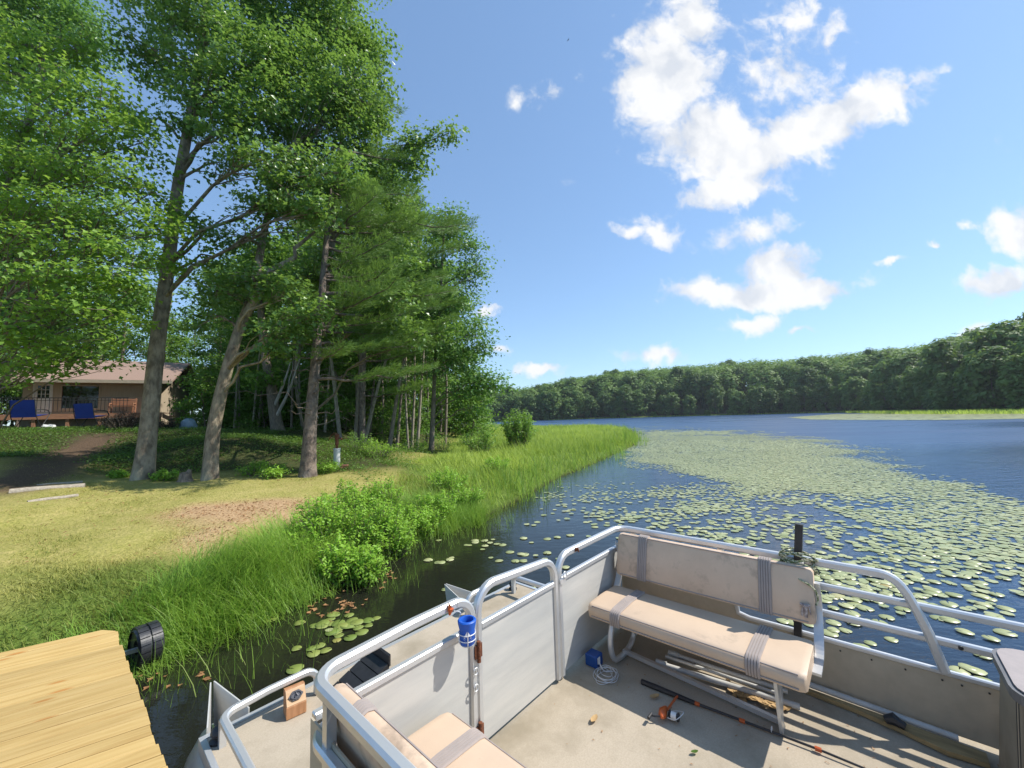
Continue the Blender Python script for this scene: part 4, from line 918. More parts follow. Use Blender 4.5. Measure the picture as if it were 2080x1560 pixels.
# fallen leaves, needles and twigs on the bare patch
P = scatter(8000, -8.5, -2.4, 4.6, 9.2, lambda P: np.maximum(cover_needle(P)*.9, .05)*inview(P)); C = rooted(P, .012)
tag(obj('needle_litter', leaf_mesh('needle_litter', C, np.array([0,0,1.])+rg.normal(size=C.shape)*.35, .045, M_brownleaf, rg, aspect=.25)), 'rust-brown needles and leaf litter on the worn patch', 'leaf litter', kind='stuff')
# drowned orange leaves among the stalks
P = np.vstack([scatter(340, -3.4, -1.2, 3.2, 5.6, lambda P: (sdist(P) < .05)*(sdist(P) > -.9)*(vnoise(P,2.2,44) > .52)*1.0)]); C = np.column_stack([P, .004+.006*rg.random(len(P))])
tag(obj('sodden_leaves', leaf_mesh('sodden_leaves', C, np.array([0,0,1.])+rg.normal(size=C.shape)*.08, .055, M_brownleaf, rg, aspect=.7, lobed=True)), 'orange-brown rotting leaves afloat at the edge of the grass', 'leaves', kind='stuff')

# ---- shrubs: upright leafy stems from one foot
def shrub(name, label, cat, x, y, H, R, nst, lmat, seed, leaf=.045, group=None, z=None, per=46, dens=1.0, wide=.5, top=1.0):
    r = np.random.default_rng(seed); z0 = land_z(np.array([[x,y]]))[0] if z is None else z
    root = thing(name, label, cat, (x,y,max(z0,-.03)-.02), 0, group); w = Wood(); Cs, Ns, Ts = [], [], []
    for i in range(nst):
        a = r.random()*6.28; rb = R*.35*sqrt(r.random()); rt = R*sqrt(r.random()); h = H*(.62+.45*r.random())*(1-.35*(rt/R)**2)
        b0 = np.array([cos(a)*rb, sin(a)*rb, 0]); b1 = np.array([cos(a)*rt, sin(a)*rt, h])
        Pth = limb_path(b0, b1, r, .06, 6, .05); w.limb(Pth, .006+.004*H, .002, 4)
        m = int(per*h/H*dens); t = .18+.82*r.random(m)**.8; k = np.minimum((t*5).astype(int), 4); f = (t*5-k)[:,None]
        p = Pth[k]*(1-f)+Pth[k+1]*f; off = r.normal(size=(m,3)); off /= np.linalg.norm(off, axis=1)[:,None]
        Cs.append(p+off*(.018+wide*leaf*(1.2-.6*t))[:,None]); Ns.append(off*.5+[0,0,.8]+r.normal(size=(m,3))*.3); Ts.append(np.clip(.15+.6*t+r.normal()*.1, 0, 1))
    obj('stems', w.mesh('stems', M_barkm), root); obj('foliage', leaf_mesh('foliage', np.concatenate(Cs), np.concatenate(Ns), leaf, lmat, r, np.concatenate(Ts), aspect=.5), root)
    return root
SH = [(690,1140,5.0,.56,.36,60,'light green leafy shrub nearest the boat, its front stems over the water'),(650,1080,5.7,.80,.48,64,'bushy green shrub behind the nearest one, beside the bare needle patch'),(745,1060,5.9,.85,.50,70,'tallest leafy shrub in the middle of the waterside clump'),
      (790,1075,5.9,.55,.36,50,'leafy shrub at the right front of the waterside clump above dark water'),(700,1010,6.6,.70,.45,50,'small-leaved shrub at the back of the waterside clump'),(810,1030,6.6,.55,.45,46,'low leafy shrub where the clump gives way to marsh grass'),
      (880,1040,7.4,.55,.45,44,'thin leafy shrub standing in the marsh grass right of the clump'),(940,1030,8.2,.5,.45,40,'farthest right of the leafy waterside shrubs, half sunk in marsh grass'),(735,1130,5.0,.45,.34,40,'low sprig of broad leaves at the waterside beside the nearest shrub'),(600,1120,5.3,.42,.36,44,'low shrub at the left end of the waterside clump, in the tall grass'),(850,1070,6.9,.5,.42,44,'shrub with pale tips just right of the tallest, over dark water'),(770,1000,7.2,.62,.42,44,'farthest back of the waterside shrubs, towards the white pipe'),(905,1000,9.0,.5,.5,40,'shrub half way along the marsh edge, left of the loose bush'),(1010,980,12.0,.5,.5,36,'small shrub far along the marsh edge below the rounded bush')]
for i, (px, py, Y, H, R, n, lab) in enumerate(SH):
    p = atY(px, py, Y); shrub('waterside_shrub', lab, 'shrub', p[0], p[1]+.15, H*1.1, R*1.05, int(n*1.2), M_shrub, 500+i, leaf=.052, group='leafy shrubs at the waterside', per=58, wide=.9)
p = atY(1053, 915, 20); shrub('round_bush', 'rounded green bush standing in the marsh grass near the point', 'bush', p[0], p[1], 2.1, 1.0, 120, M_bush, 520, leaf=.11, per=60, wide=1.2)
p = atY(975, 930, 18); shrub('loose_bush', 'looser lower bush left of the rounded one in the marsh grass', 'bush', p[0], p[1], 1.25, .95, 60, M_bush, 521, leaf=.09, per=46, wide=1.1)
for i, (px, py, Y, H, R, lab) in enumerate([(840,905,17,.7,.8,'low yellow-green bush between the grove and the slim oak'),(900,900,19,.7,.7,'dark low bush just right of the slim oak'),(770,925,13,.6,.7,'leafy bush left of the marsh, behind the white pipe'),(730,920,13.5,.8,.6,'dark green bush at the foot of the trunk behind the white pipe'),(955,905,22,.8,.9,'pale low bush at the back of the marsh grass'),
      (520,960,9.6,.35,.4,'small leafy weed between the middle oak and the pine'),(560,975,9.3,.3,.45,'low sunlit weeds just left of the big pine trunk'),(660,955,10,.32,.4,'sunlit weeds between the pine trunk and the white pipe'),(240,965,9.2,.18,.2,'tuft of weeds at the left foot of the thick oak'),(335,975,9.0,.28,.3,'weeds between the two oak trunks beside the stump')]):
    p = atY(px, py, Y); shrub('low_bush' if H > .4 else 'weed_clump', lab, 'bush' if H > .4 else 'weeds', p[0], p[1], H, R, 34, M_shrub if i not in (1,3) else M_bush, 540+i, leaf=.06, per=36, wide=1.1)

# ================================================================== LILY PADS
def pads_xy():
    """places that carry pads, from how thickly the beds cover the water"""
    ELL = [(1750,1175,260,75,.62),(1950,1215,180,50,.60),(1930,1120,260,60,.72),(1440,1030,120,26,.62),(1560,1062,120,20,.42),(1230,1050,60,14,.42),(1330,1052,60,18,.4),(1300,1010,40,16,.15),(1410,1085,70,12,.4),(1520,1095,50,18,.45),(1680,1085,90,24,.5),(1380,1010,120,22,.35),
           (1665,1205,50,14,.5),(1715,1195,55,18,.6),(2055,1228,45,26,.85),(1790,1272,55,16,.9),(1705,1285,62,30,.85),(1760,1325,45,18,.9),(1995,1292,55,14,.6),(1960,1378,70,16,.95),(2035,1340,30,12,.8),(1690,1335,25,18,.6),(1600,1262,28,16,.5),(1570,1290,36,30,.6),(1640,1270,30,26,.45),(1850,1200,60,14,.45),(1480,1075,60,14,.3),
           (905,1145,30,8,.28),(960,1120,60,14,.16),(1005,1140,50,22,.13),(930,1195,40,14,.3),(1000,1100,40,10,.25),(1050,1100,60,20,.08),(1100,1130,60,30,.05),(925,1090,40,8,.16),(1110,1090,60,30,.05),(1180,1010,100,30,.12),(1130,1040,60,16,.14),(1200,1080,90,25,.08),(1020,1150,30,14,.2),(1095,1195,25,8,.3),(960,1225,25,10,.2),
           (690,1275,52,22,.8),(640,1320,36,20,.65),(720,1265,34,12,.8),(625,1355,24,10,.9),(540,1400,30,30,.02),(330,1510,20,14,.3),(700,1310,30,12,.4),(585,1262,20,8,.3)]
    POLY = np.array([(1215,882),(1300,874),(1450,880),(1640,897),(1750,930),(1880,965),(2010,1008),(2120,1060),(2200,1250),(2060,1110),(1900,1075),(1760,1062),(1720,1035),(1600,1018),(1500,1010),(1430,985),(1330,950),(1270,920),(1290,905),(1250,885)], float)
    def inpoly(x, y):
        c = np.zeros(len(x), bool); n = len(POLY)
        for i in range(n):
            x1,y1 = POLY[i]; x2,y2 = POLY[(i+1)%n]
            m = ((y1 > y) != (y2 > y)); xi = (x2-x1)*(y-y1)/(y2-y1+1e-9)+x1; c ^= m & (x < xi)
        return c
    def dens(P):
        px, py = proj(np.column_stack([P, np.zeros(len(P))])); px = np.nan_to_num(px, nan=-9e9); py = np.nan_to_num(py, nan=-9e9)
        jx = px+(vnoise(P,.9,51)-.5)*70+(vnoise(P,.17,54)-.5)*90+rg.normal(size=len(P))*22; jy = py+(vnoise(P,.8,52)-.5)*16+(vnoise(P,.2,55)-.5)*14+rg.normal(size=len(P))*4
        q = np.where(inpoly(jx, jy), .93, 0.)
        lane = ((jy-(1000+.09*(jx-1560)))/9)**2 < 1; q = np.where(lane & (jx > 1560) & (jx < 1850), .12, q)
        for (cx, cy, rx, ry, v) in ELL:
            q = np.maximum(q, v*np.clip(1.6*(1.15-np.sqrt(((jx-cx)/rx)**2+((jy-cy)/ry)**2)), 0, 1))
        return np.clip(np.where(q > .8, q*(.75+.4*vnoise(P,.6,53)), q*(.5+1.1*vnoise(P,1.3,53))), 0, 1)
    out_ = []
    for (x0,x1,y0,y1,sp,r0,r1) in [(-3.3,14,2.2,9.5,.084,.040,.072),(-.5,24,9.5,20,.060,.034,.058),(0,34,20,34,.090,.052,.088),(3,40,34,64,.18,.11,.17)]:
        gxn = np.arange(x0,x1,sp); gyn = np.arange(y0,y1,sp); X, Y = np.meshgrid(gxn, gyn); P = np.column_stack([X.ravel(), Y.ravel()])+rg.normal(size=(X.size,2))*sp*.30
        m = (rg.random(len(P)) < dens(P)) & (sdist(P) < -.05) & inview(P, 0, 60); P = P[m]
        # none under the boat or dock
        bx = P @ BA[:2]; by = P @ BB[:2]; m = ~((bx > .35) & (bx < 2.95) & (by < 2.9)); P = P[m]
        out_.append(np.column_stack([P, r0+(r1-r0)*rg.random(len(P))]))
    # far bed along the right shore
    return np.vstack(out_)
PD = pads_xy()
def pad_verts(n, seed):
    r = np.random.default_rng(seed); a = np.linspace(rad(8), rad(352), n); rr = 1+.05*np.sin(a*3+r.random()*6)+.03*r.normal(size=n)
    return np.vstack([[0.08,0,0], np.column_stack([np.cos(a)*rr, np.sin(a)*rr*.95, .03*np.sin(a*2+r.random()*6)])])
PADM = {}
def pad_mesh(kind, i):
    k = (kind, i)
    if k not in PADM:
        v = pad_verts(13, 900+i); top = v+[0,0,.035]; n = len(v)
        f = np.array([[0,j,j+1] for j in range(1,n-1)]); rim = np.array([[j,j+1,n+j+1,n+j][::-1] for j in range(1,n-1)])
        PADM[k] = mesh_np('lily_pad', np.vstack([top, v]), [f, rim], M_padred if kind else M_pad, tint=np.full(len(f)+len(rim), [.25,.5,.68,.88,.97,.4][i]))
    return PADM[k]
pxs, pys = proj(np.column_stack([PD[:, :2], np.zeros(len(PD))])); dd = np.linalg.norm(np.column_stack([PD[:, :2], np.full(len(PD), -CZ)]), axis=1)
infr = (pxs > 0) & (pxs < 2080) & (pys > 0) & (pys < 1560)
# what the boat hides need not be picked out
key = np.where(infr, PD[:,2]/dd, 0)*np.where((pys > 1150) | (pxs < 1120) | True, 1, .5)
order = np.argsort(-key); big = order[:300]; small = order[300:]
def pad_words(px, py):
    if px < 820: return 'green and rust lily pad in the cluster by the tall grass, left of the bow', 'lily pads between the grass and the bow'
    if px < 1240: return 'small round lily pad scattered on the dark water ahead of the boat', 'small pads scattered ahead of the bow'
    if py > 1235: return 'large pale green lily pad close under the side rail of the boat', 'lily pads under the side rail'
    return 'pale green lily pad in the drift just beyond the side rail', 'lily pads beyond the side rail'
for j in big:
    x, y, r_ = PD[j]; lab, grp = pad_words(pxs[j], pys[j]); kd = 1 if pxs[j] < 820 else 0
    o = obj('lily_pad', pad_mesh(kd, int(rg.choice([0,1,2,3,4,5], p=[.2,.25,.22,.15,.06,.12]))), None, (x,y,.004+.010*rg.random()), rg.random()*6.28)
    o.scale = (r_,r_,r_*.6); o.rotation_euler = (rg.normal()*.03, rg.normal()*.03, rg.random()*6.28); tag(o, lab, 'lily pad', grp)
n = len(small); v = pad_verts(7, 5); m_ = len(v); S = PD[small]; th = rg.random(n)*6.28; c_, s_ = np.cos(th), np.sin(th)
VX = S[:,None,0]+S[:,None,2]*(v[None,:,0]*c_[:,None]-v[None,:,1]*s_[:,None]); VY = S[:,None,1]+S[:,None,2]*(v[None,:,0]*s_[:,None]+v[None,:,1]*c_[:,None])
tl = rg.normal(size=(n,2))*.015; VZ = .006+.012*rg.random(n)[:,None]+S[:,None,2]*(v[None,:,0]*tl[:,0:1]+v[None,:,1]*tl[:,1:2])+.4*S[:,None,2]*v[None,:,2]
tri = np.array([[0,j,j+1] for j in range(1,m_-1)]); Fc = (np.arange(n)[:,None,None]*m_+tri[None]).reshape(-1,3)
tag(obj('lily_pads', mesh_np('lily_pads', np.stack([VX,VY,VZ],-1).reshape(-1,3), [Fc], M_pad, tint=np.repeat(rg.random(n)*.97, len(tri)))), 'broad bed of pale lily pads spreading over the lake', 'lily pads', kind='stuff')
# bed of pads along the right shore
bedpoly = np.array([at(x, y, .02)[:2] for x, y in [(1600,848),(1700,841),(1830,840),(2130,836),(2250,840),(2250,846),(2080,851),(1900,853),(1750,853),(1650,852)]])
def in_poly(P, PL):
    c = np.zeros(len(P), bool)
    for i in range(len(PL)):
        (x1,y1),(x2,y2) = PL[i], PL[(i+1)%len(PL)]; mm = (y1 > P[:,1]) != (y2 > P[:,1]); c ^= mm & (P[:,0] < (x2-x1)*(P[:,1]-y1)/(y2-y1+1e-9)+x1)
    return c
P = scatter(60000, 40, 150, 30, 150, lambda P: in_poly(P, bedpoly)*1.0); n = len(P); r_ = .35+.25*rg.random(n); an = np.arange(6)*pi/3
V = np.stack([P[:,None,0]+r_[:,None]*np.cos(an), P[:,None,1]+r_[:,None]*np.sin(an), np.repeat((.01+.03*rg.random(n))[:,None], 6, 1)], -1).reshape(-1,3)
i = np.arange(n)*6
tag(obj('far_lily_pads', mesh_np('far_lily_pads', V, [np.stack([i,i+1,i+2,i+3],1), np.stack([i,i+3,i+4,i+5],1)], M_pad, tint=np.concatenate([.6+.4*rg.random(n)]*2))), 'pale band of lily pads along the right shore', 'lily pads', kind='stuff')

# ================================================================== THE CABIN
M_wall = mat('tan_board_siding', (0.4675,0.3825,0.272), (0.3995,0.323,0.2295), .85, scale=3, stretch=(5,5,.6), bump=.3, bscale=6)
M_roof = mat('brown_shingle', (.35,.24,.19), (.26,.175,.14), .9, scale=26, stretch=(1,2.5,2.5), contrast=(.3,.7), bump=.4, bscale=40)
M_trim = mat('tan_trim', (.50,.42,.32), (.44,.37,.28), .7)
M_deckw = mat('red_brown_deck_wood', (.40,.20,.115), (.30,.145,.085), .8, scale=5, stretch=(1,6,6))
M_iron = mat('black_iron', (.02,.02,.02), (.03,.03,.03), .5)
def glass_mat():
    m, t, p = new_mat('window_glass'); p.inputs['Base Color'].default_value = (.012,.016,.014,1); p.inputs['Roughness'].default_value = .05; p.inputs['Specular IOR Level'].default_value = .6; return m
M_glass = glass_mat()
M_bluecloth = mat('blue_sling_cloth', (0.0108,0.042,0.276), (0.0072,0.027,0.198), .8, scale=4, contrast=(.3,.7))
M_tarp = mat('blue_grey_tarp', (.22,.30,.36), (.13,.19,.24), .6, scale=4, bump=.6, bscale=9, bdist=.04)
CTH = rad(28); CY = 22.9; CX0 = -28.6; CX1 = CX0+6.25; DZ = 2.99; EZ = 4.93; CD = 7.0
def CWp(x, y, z): return np.array([CX0+(x-CX0)*cos(CTH)-(y-CY)*sin(CTH), CY+(x-CX0)*sin(CTH)+(y-CY)*cos(CTH), z])
cab = thing('cabin', 'low brown-roofed cabin with tan walls and a raised deck at the edge of the wood', 'cabin', (CX0,CY,2.2), CTH)
b = MB(); doorx0, doorx1 = CX0+.42, CX0+1.24; wx0, wx1 = CX0+1.62, CX0+3.25; wz0, wz1 = 3.36, 4.72
for (x0,x1,z0,z1) in [(CX0,doorx0,2.0,EZ+.1),(doorx1,wx0,2.0,EZ+.1),(wx1,CX1,2.0,EZ+.1),(doorx0,doorx1,2.0,DZ),(doorx0,doorx1,4.9,EZ+.1),(wx0,wx1,2.0,wz0),(wx0,wx1,wz1,EZ+.1)]:
    b.box((x0,CY,z0),(x1,CY+.15,z1))
b.box((CX0,CY+.15,2.0),(CX0+.15,CY+CD,EZ+.1)); b.box((CX1-.15,CY+.15,2.0),(CX1,CY+CD,EZ+.1)); b.box((CX0+.15,CY+CD-.15,2.0),(CX1-.15,CY+CD,EZ+.1))
for x in (CX0, CX1-.15): b.prism([(x,CY+.1,EZ+.1),(x,CY+CD,EZ+.1),(x,CY+CD/2,EZ+1.5)],(.15,0,0))
b.build('wall', M_wall, cab)
b = MB(); b.box((wx1+.06,CY-.03,DZ),(CX1-.05,CY-.003,DZ+1.05)); b.build('wainscot', M_trim, cab)
rp = MB(); RZ = EZ+1.75; ov = .75
for s_ in (1,-1):
    y0 = CY-ov if s_ > 0 else CY+CD+ov; ym = CY+CD/2
    rp.prism([(CX0-.7,y0,EZ+.02),(CX0-.7,ym,RZ),(CX0-.7,ym,RZ+.12),(CX0-.7,y0,EZ+.14)],(CX1-CX0+1.4,0,0))
rp.build('roof', M_roof, cab)
b = MB(); b.box((CX0-.7,CY-ov-.03,EZ-.06),(CX1+.7,CY-ov-.004,EZ+.13)); b.build('fascia', M_trim, cab)
dr = MB(); dr.box((doorx0+.06,CY+.03,DZ+.02),(doorx1-.06,CY+.08,DZ+.98)); dr.box((doorx0+.06,CY+.03,DZ+1.75),(doorx1-.06,CY+.08,4.87))
dr.box((doorx0+.06,CY+.03,DZ+.98),(doorx0+.16,CY+.08,DZ+1.75)); dr.box((doorx1-.16,CY+.03,DZ+.98),(doorx1-.06,CY+.08,DZ+1.75)); door = dr.build('door', M_white, cab)
lx0, lx1 = doorx0+.16, doorx1-.16
for i in range(3):
    for j in range(3):
        g = MB(); g.box((lx0+(lx1-lx0)*i/3+.012,CY+.045,DZ+.98+0.77*j/3+.012),(lx0+(lx1-lx0)*(i+1)/3-.012,CY+.06,DZ+.98+0.77*(j+1)/3-.012)); g.build('pane', M_glass, door)
g = MB()
for i in (1,2): g.box((lx0+(lx1-lx0)*i/3-.013,CY+.032,DZ+.98),(lx0+(lx1-lx0)*i/3+.013,CY+.062,DZ+1.75)); g.box((lx0,CY+.034,DZ+.98+0.77*i/3-.013),(lx1,CY+.066,DZ+.98+0.77*i/3+.013))
g.build('muntin', M_white, door)
g = MB(); g.lathe((doorx1-.12,CY+.01,DZ+.9),[(0,0),(.03,.005),(.03,.03),(0,.04)],10); g.build('handle', M_iron, door)
g = MB(); g.box((doorx0,CY-.025,DZ),(doorx0+.07,CY+.02,4.9)); g.box((doorx1-.07,CY-.025,DZ),(doorx1,CY+.02,4.9)); g.box((doorx0-.06,CY-.02,4.85),(doorx1+.06,CY-.004,4.92)); g.build('door_frame', M_white, cab)
wn = MB(); wn.box((wx0-.06,CY-.03,wz0-.08),(wx1+.06,CY-.003,wz0)); wn.box((wx0-.06,CY-.03,wz1),(wx1+.06,CY-.003,wz1+.06)); wn.box((wx0-.06,CY-.03,wz0),(wx0,CY-.003,wz1)); wn.box((wx1,CY-.03,wz0),(wx1+.06,CY-.003,wz1))
wf = wn.build('window_frame', M_trim, cab); g = MB(); g.box((wx0,CY+.05,wz0),(wx1,CY+.07,wz1)); g.build('pane', M_glass, wf)
# deck
dx0, dx1, dy0, dy1 = CX0-.35, CX0+6.7, CY-1.55, CY-.02
for i in range(12):
    y0 = dy0+(dy1-dy0)*i/12; g = MB(); g.box((dx0,y0+.004,DZ-.04),(dx1,y0+(dy1-dy0)/12-.004,DZ)); g.build('deck_board', M_deckw, cab)
g = MB(); g.box((dx0,dy0-.04,DZ-.30),(dx1,dy0,DZ-.005)); g.build('rim_board', M_deckw, cab)
for x in np.linspace(dx0+.15, dx1-.15, 6):
    g = MB(); g.box((x-.075,dy0+.02,1.9),(x+.075,dy0+.17,DZ-.05)); g.build('deck_post', M_deckw, cab)
g = MB(); g.box((dx0,dy0+.015,DZ+.90),(dx1-1.6,dy0+.05,DZ+.94)); g.box((dx0,dy0+.02,DZ+.09),(dx1-1.6,dy0+.045,DZ+.12)); g.box((dx0,dy0+.02,DZ+.76),(dx1-1.6,dy0+.045,DZ+.785)); g.build('railing', M_iron, cab)
bal = MB(); bal.box((-.011,-.011,0),(.011,.011,.8)); balm = bal.mesh('baluster', M_iron)
for i, x in enumerate(np.arange(dx0+.1, dx1-1.65, .165)):
    o = obj('baluster', balm, cab, (x-CX0,dy0+.032-CY,DZ+.1-2.2))
g = MB()
for k in range(3): g.box((dx1+.02+.32*k,dy0+.1,DZ-.28-.27*k),(dx1+.36+.32*k,dy0+1.3,DZ-.23-.27*k))
g.prism([(dx1,dy0+.06,DZ-.05),(dx1,dy0+.06,DZ-.33),(dx1+1.0,dy0+.06,DZ-.95),(dx1+1.0,dy0+.06,DZ-.75)],(0,.035,0)); g.build('deck_steps', M_deckw, cab)
bn = thing('deck_bench', 'brown slatted bench on the cabin deck right of the big window', 'bench', CWp(CX0+4.6,CY-.8,DZ), CTH, org=(CX0+4.6,CY-.8,DZ))
for k in range(3): g = MB(); g.box((CX0+4,CY-1.05+.15*k,DZ+.42),(CX0+5.2,CY-.92+.15*k,DZ+.46)); g.build('slat', M_deckw, bn)
for k in range(3): g = MB(); g.box((CX0+4,CY-.56+.02*k,DZ+.52+.14*k),(CX0+5.2,CY-.53+.02*k,DZ+.63+.14*k)); g.build('back_slat', M_deckw, bn)
for x in (CX0+4.05,CX0+5.15):
    g = MB(); g.bar((x,CY-1.0,DZ),(x,CY-1.0,DZ+.6),.06); g.bar((x,CY-1.04,DZ+.6),(x,CY-.55,DZ+.6),.05); g.build('leg', M_deckw, bn)
    g = MB(); g.bar((x,CY-.6,DZ),(x,CY-.48,DZ+.95),.06); g.build('leg', M_deckw, bn)

# blue sling chairs on the crest, seen from behind
def sling_chair(px, Y, wpx, ytop, ybot, yg, lab, turn):
    p = on_ground(px, yg, Y); s_ = Y/F; wd = wpx*s_; z0 = p[2]; zt = W3(px,ytop,Y)[2]-z0; zb = W3(px,ybot,Y)[2]-z0; zt = max(zt, zb+.5)
    t = thing('sling_chair', lab, 'chair', p, turn, 'blue chairs on the lawn before the cabin', org=(0,0,0))
    g = MB(); n = 7
    V = []; f = []
    for i in range(n):
        v = i/(n-1)
        for j in range(6):
            u = j/5-.5; V.append((u*wd, -.10*v+.05*(1-(2*u)**2)*-1*.5, zb+(zt-zb)*v))
    for i in range(n-1):
        for j in range(5): f.append((i*6+j,i*6+j+1,i*6+7+j,i*6+6+j))
    g.add(V, f); g.add(np.array(V)+[0,.02,0], [q[::-1] for q in f]); g.build('backrest', M_bluecloth, t, True)
    g = MB(); g.add([(-wd/2,.0,zb+.04),(wd/2,.0,zb+.04),(wd/2,.48,zb+.12),(-wd/2,.48,zb+.12)],[(0,1,2,3)]); g.add([(-wd/2,.0,zb+.02),(wd/2,.0,zb+.02),(wd/2,.48,zb+.10),(-wd/2,.48,zb+.10)],[(3,2,1,0)]); g.build('seat', M_bluecloth, t)
    for sx in (-1,1):
        x = sx*(wd/2+.02)
        g = MB(); g.tube(smooth_path([(x,-.11,zt+.02),(x,0,zb+.02),(x,.25,.06),(x,.45,.0)],5),.014,6); g.build('back_frame', M_iron, t)
        g = MB(); g.tube(smooth_path([(x,.5,zb+.14),(x,.15,.12),(x,-.22,.0)],5),.014,6); g.build('leg', M_iron, t)
        g = MB(); g.tube(smooth_path([(x,-.05,zb+.28),(x,.2,zb+.30),(x,.42,zb+.26),(x,.48,zb+.12)],4),.02,6); g.build('armrest', M_iron, t)
sling_chair(46, 15.2, 44, 813, 848, 872, 'blue sling chair left of the cabin door, seen from behind', .12)
sling_chair(171, 15.2, 42, 820, 850, 872, 'blue sling chair in front of the big cabin window, seen from behind', -.08)
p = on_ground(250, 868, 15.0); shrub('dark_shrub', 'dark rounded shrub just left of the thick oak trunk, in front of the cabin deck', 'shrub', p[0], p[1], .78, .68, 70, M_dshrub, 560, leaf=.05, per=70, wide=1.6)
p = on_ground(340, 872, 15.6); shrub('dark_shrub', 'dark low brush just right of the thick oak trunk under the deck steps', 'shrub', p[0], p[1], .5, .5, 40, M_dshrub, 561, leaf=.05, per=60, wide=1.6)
# tarp-covered heap and white sack
p = on_ground(383, 870, 16); g = MB(); rt_ = np.random.default_rng(61); V = []; f = []
for i in range(7):
    for j in range(14):
        ph = i/6*pi/2; th_ = j/14*2*pi; rr = 1+.10*rt_.normal(); V.append((.30*rr*cos(th_)*cos(ph)**.6, .28*rr*sin(th_)*cos(ph)**.6, .50*sin(ph)*(1+.05*rt_.normal())))
for i in range(6):
    for j in range(14): f.append((i*14+j,i*14+(j+1)%14,(i+1)*14+(j+1)%14,(i+1)*14+j))
g.add(V, f); tb = g.build('tarp_bundle', M_tarp, None, True); tb.location = tuple(p-[0,0,.03]); tag(tb, 'small heap under a blue-grey tarp at the end of the deck', 'tarp')
p = W3(99, 858, 20.6); p[2] = land_z(p[None,:])[0]; g = MB(); V = []; f = []
for i in range(5):
    for j in range(12):
        ph = i/4*pi/2; th_ = j/12*2*pi; V.append((.38*cos(th_)*cos(ph)**.6*(1+.1*rt_.normal()), .25*sin(th_)*cos(ph)**.6, .26*sin(ph)*(1+.1*rt_.normal())))
for i in range(4):
    for j in range(12): f.append((i*12+j,i*12+(j+1)%12,(i+1)*12+(j+1)%12,(i+1)*12+j))
g.add(V, f); sk = g.build('sack', M_white, None, True); sk.location = tuple(p); tag(sk, 'white sack lying in front of the cabin deck posts', 'sack')

# ================================================================== THINGS ON THE BANK
M_timber = mat('grey_timber', (.46,.40,.31), (.30,.25,.19), .9, scale=5, stretch=(1,8,8), bump=.6, bscale=12, bdist=.02)
def timber(pxa, pxb, Y, r_, lab):
    a = on_ground(*pxa, Y[0]); b_ = on_ground(*pxb, Y[1]); a[2] += r_*.35; b_[2] += r_*.35
    c = (a+b_)/2; g = MB(); P = smooth_path([a-c, (a*2+b_)/3-c+[0,0,.01], (a+b_*2)/3-c, b_-c], 3); g.tube(P, np.linspace(r_, r_*.9, len(P)), 10)
    o = g.build('step_timber', M_timber, None, True); o.location = tuple(c-[0,0,.35*r_]); o.scale = (1,1,.85); tag(o, lab, 'timber', None)
timber((20,1006),(172,990),(7.3,7.9),.085,'pale weathered round timber forming the middle step of the path')
timber((55,1034),(158,1014),(6.7,7.2),.045,'half-buried timber forming the lowest step of the path')
timber((75,984),(168,970),(8.1,8.6),.045,'shaded timber forming the top step of the path')
p = on_ground(376, 980, 8.9); st = thing('tree_stump', 'small broken stump between the two oak trunks', 'stump', p, 0, org=(0,0,0)); g = MB(); V = []; f = []; k = 14; rs_ = np.random.default_rng(8)
jag = .15+.13*rs_.random(k)
for j in range(k):
    a = 2*pi*j/k
    V += [(.19*cos(a)*(1+.25*rs_.random()),.17*sin(a)*(1+.25*rs_.random()),-.05),(.125*cos(a),.12*sin(a),.06),(.105*cos(a),.10*sin(a),jag[j])]
V.append((0,0,.07))
for j in range(k):
    j2 = (j+1)%k; f += [(j*3,j2*3,j2*3+1,j*3+1),(j*3+1,j2*3+1,j2*3+2,j*3+2),(j*3+2,j2*3+2,3*k)]
g.add(V, f); g.build('wood', mat('stump_wood', (.34,.26,.18), (.16,.115,.08), .9, scale=9, stretch=(3,3,.6), bump=.6, bscale=20), st, True)
# pipe with the hand pump standing in it
p = on_ground(684, 951, 10.5); s_ = 10.5/F
pp = thing('white_pipe', 'upright white well pipe right of the big pine', 'pipe', p, 0, org=(0,0,0)); g = MB(); g.lathe((0,0,0),[(.082,-.1),(.082,.50),(.09,.50),(.09,.54),(.07,.54),(.07,.1)],18); g.build('casing', M_pvc, pp, True)
pu = thing('hand_pump', 'rusty hand pump standing out of the white pipe', 'pump', p+[0,0,.1], 0, org=(0,0,.1)); g = MB()
g.lathe((0,0,.1),[(.03,0),(.03,.52),(.05,.53),(.05,.56),(.045,.57),(.045,.74),(.06,.75),(.06,.80),(.02,.83)],12); g.build('barrel', M_rust, pu, True)
g = MB(); g.tube(smooth_path([(.04,0,.80),(.10,0,.80),(.14,0,.75)],4),.018,7); g.build('spout', M_rust, pu); g = MB(); g.tube(smooth_path([(0,0,.9),(-.05,0,.94),(-.16,.02,.88),(-.24,.03,.74)],5),.011,6); g.build('handle', M_rust, pu)
p = on_ground(697, 953, 10.4); g = MB(); g.box((-.13,-.07,-.02),(.12,.08,.06), bev=.015); g.box((-.05,-.05,.062),(.13,.06,.115), bev=.015); o = g.build('brick_pair', mat('red_brick', (.42,.17,.11), (.3,.12,.08), .9, scale=20), None); o.location = tuple(p); o.rotation_euler = (0,0,.4); tag(o, 'two broken red bricks lying at the foot of the white pipe', 'bricks')
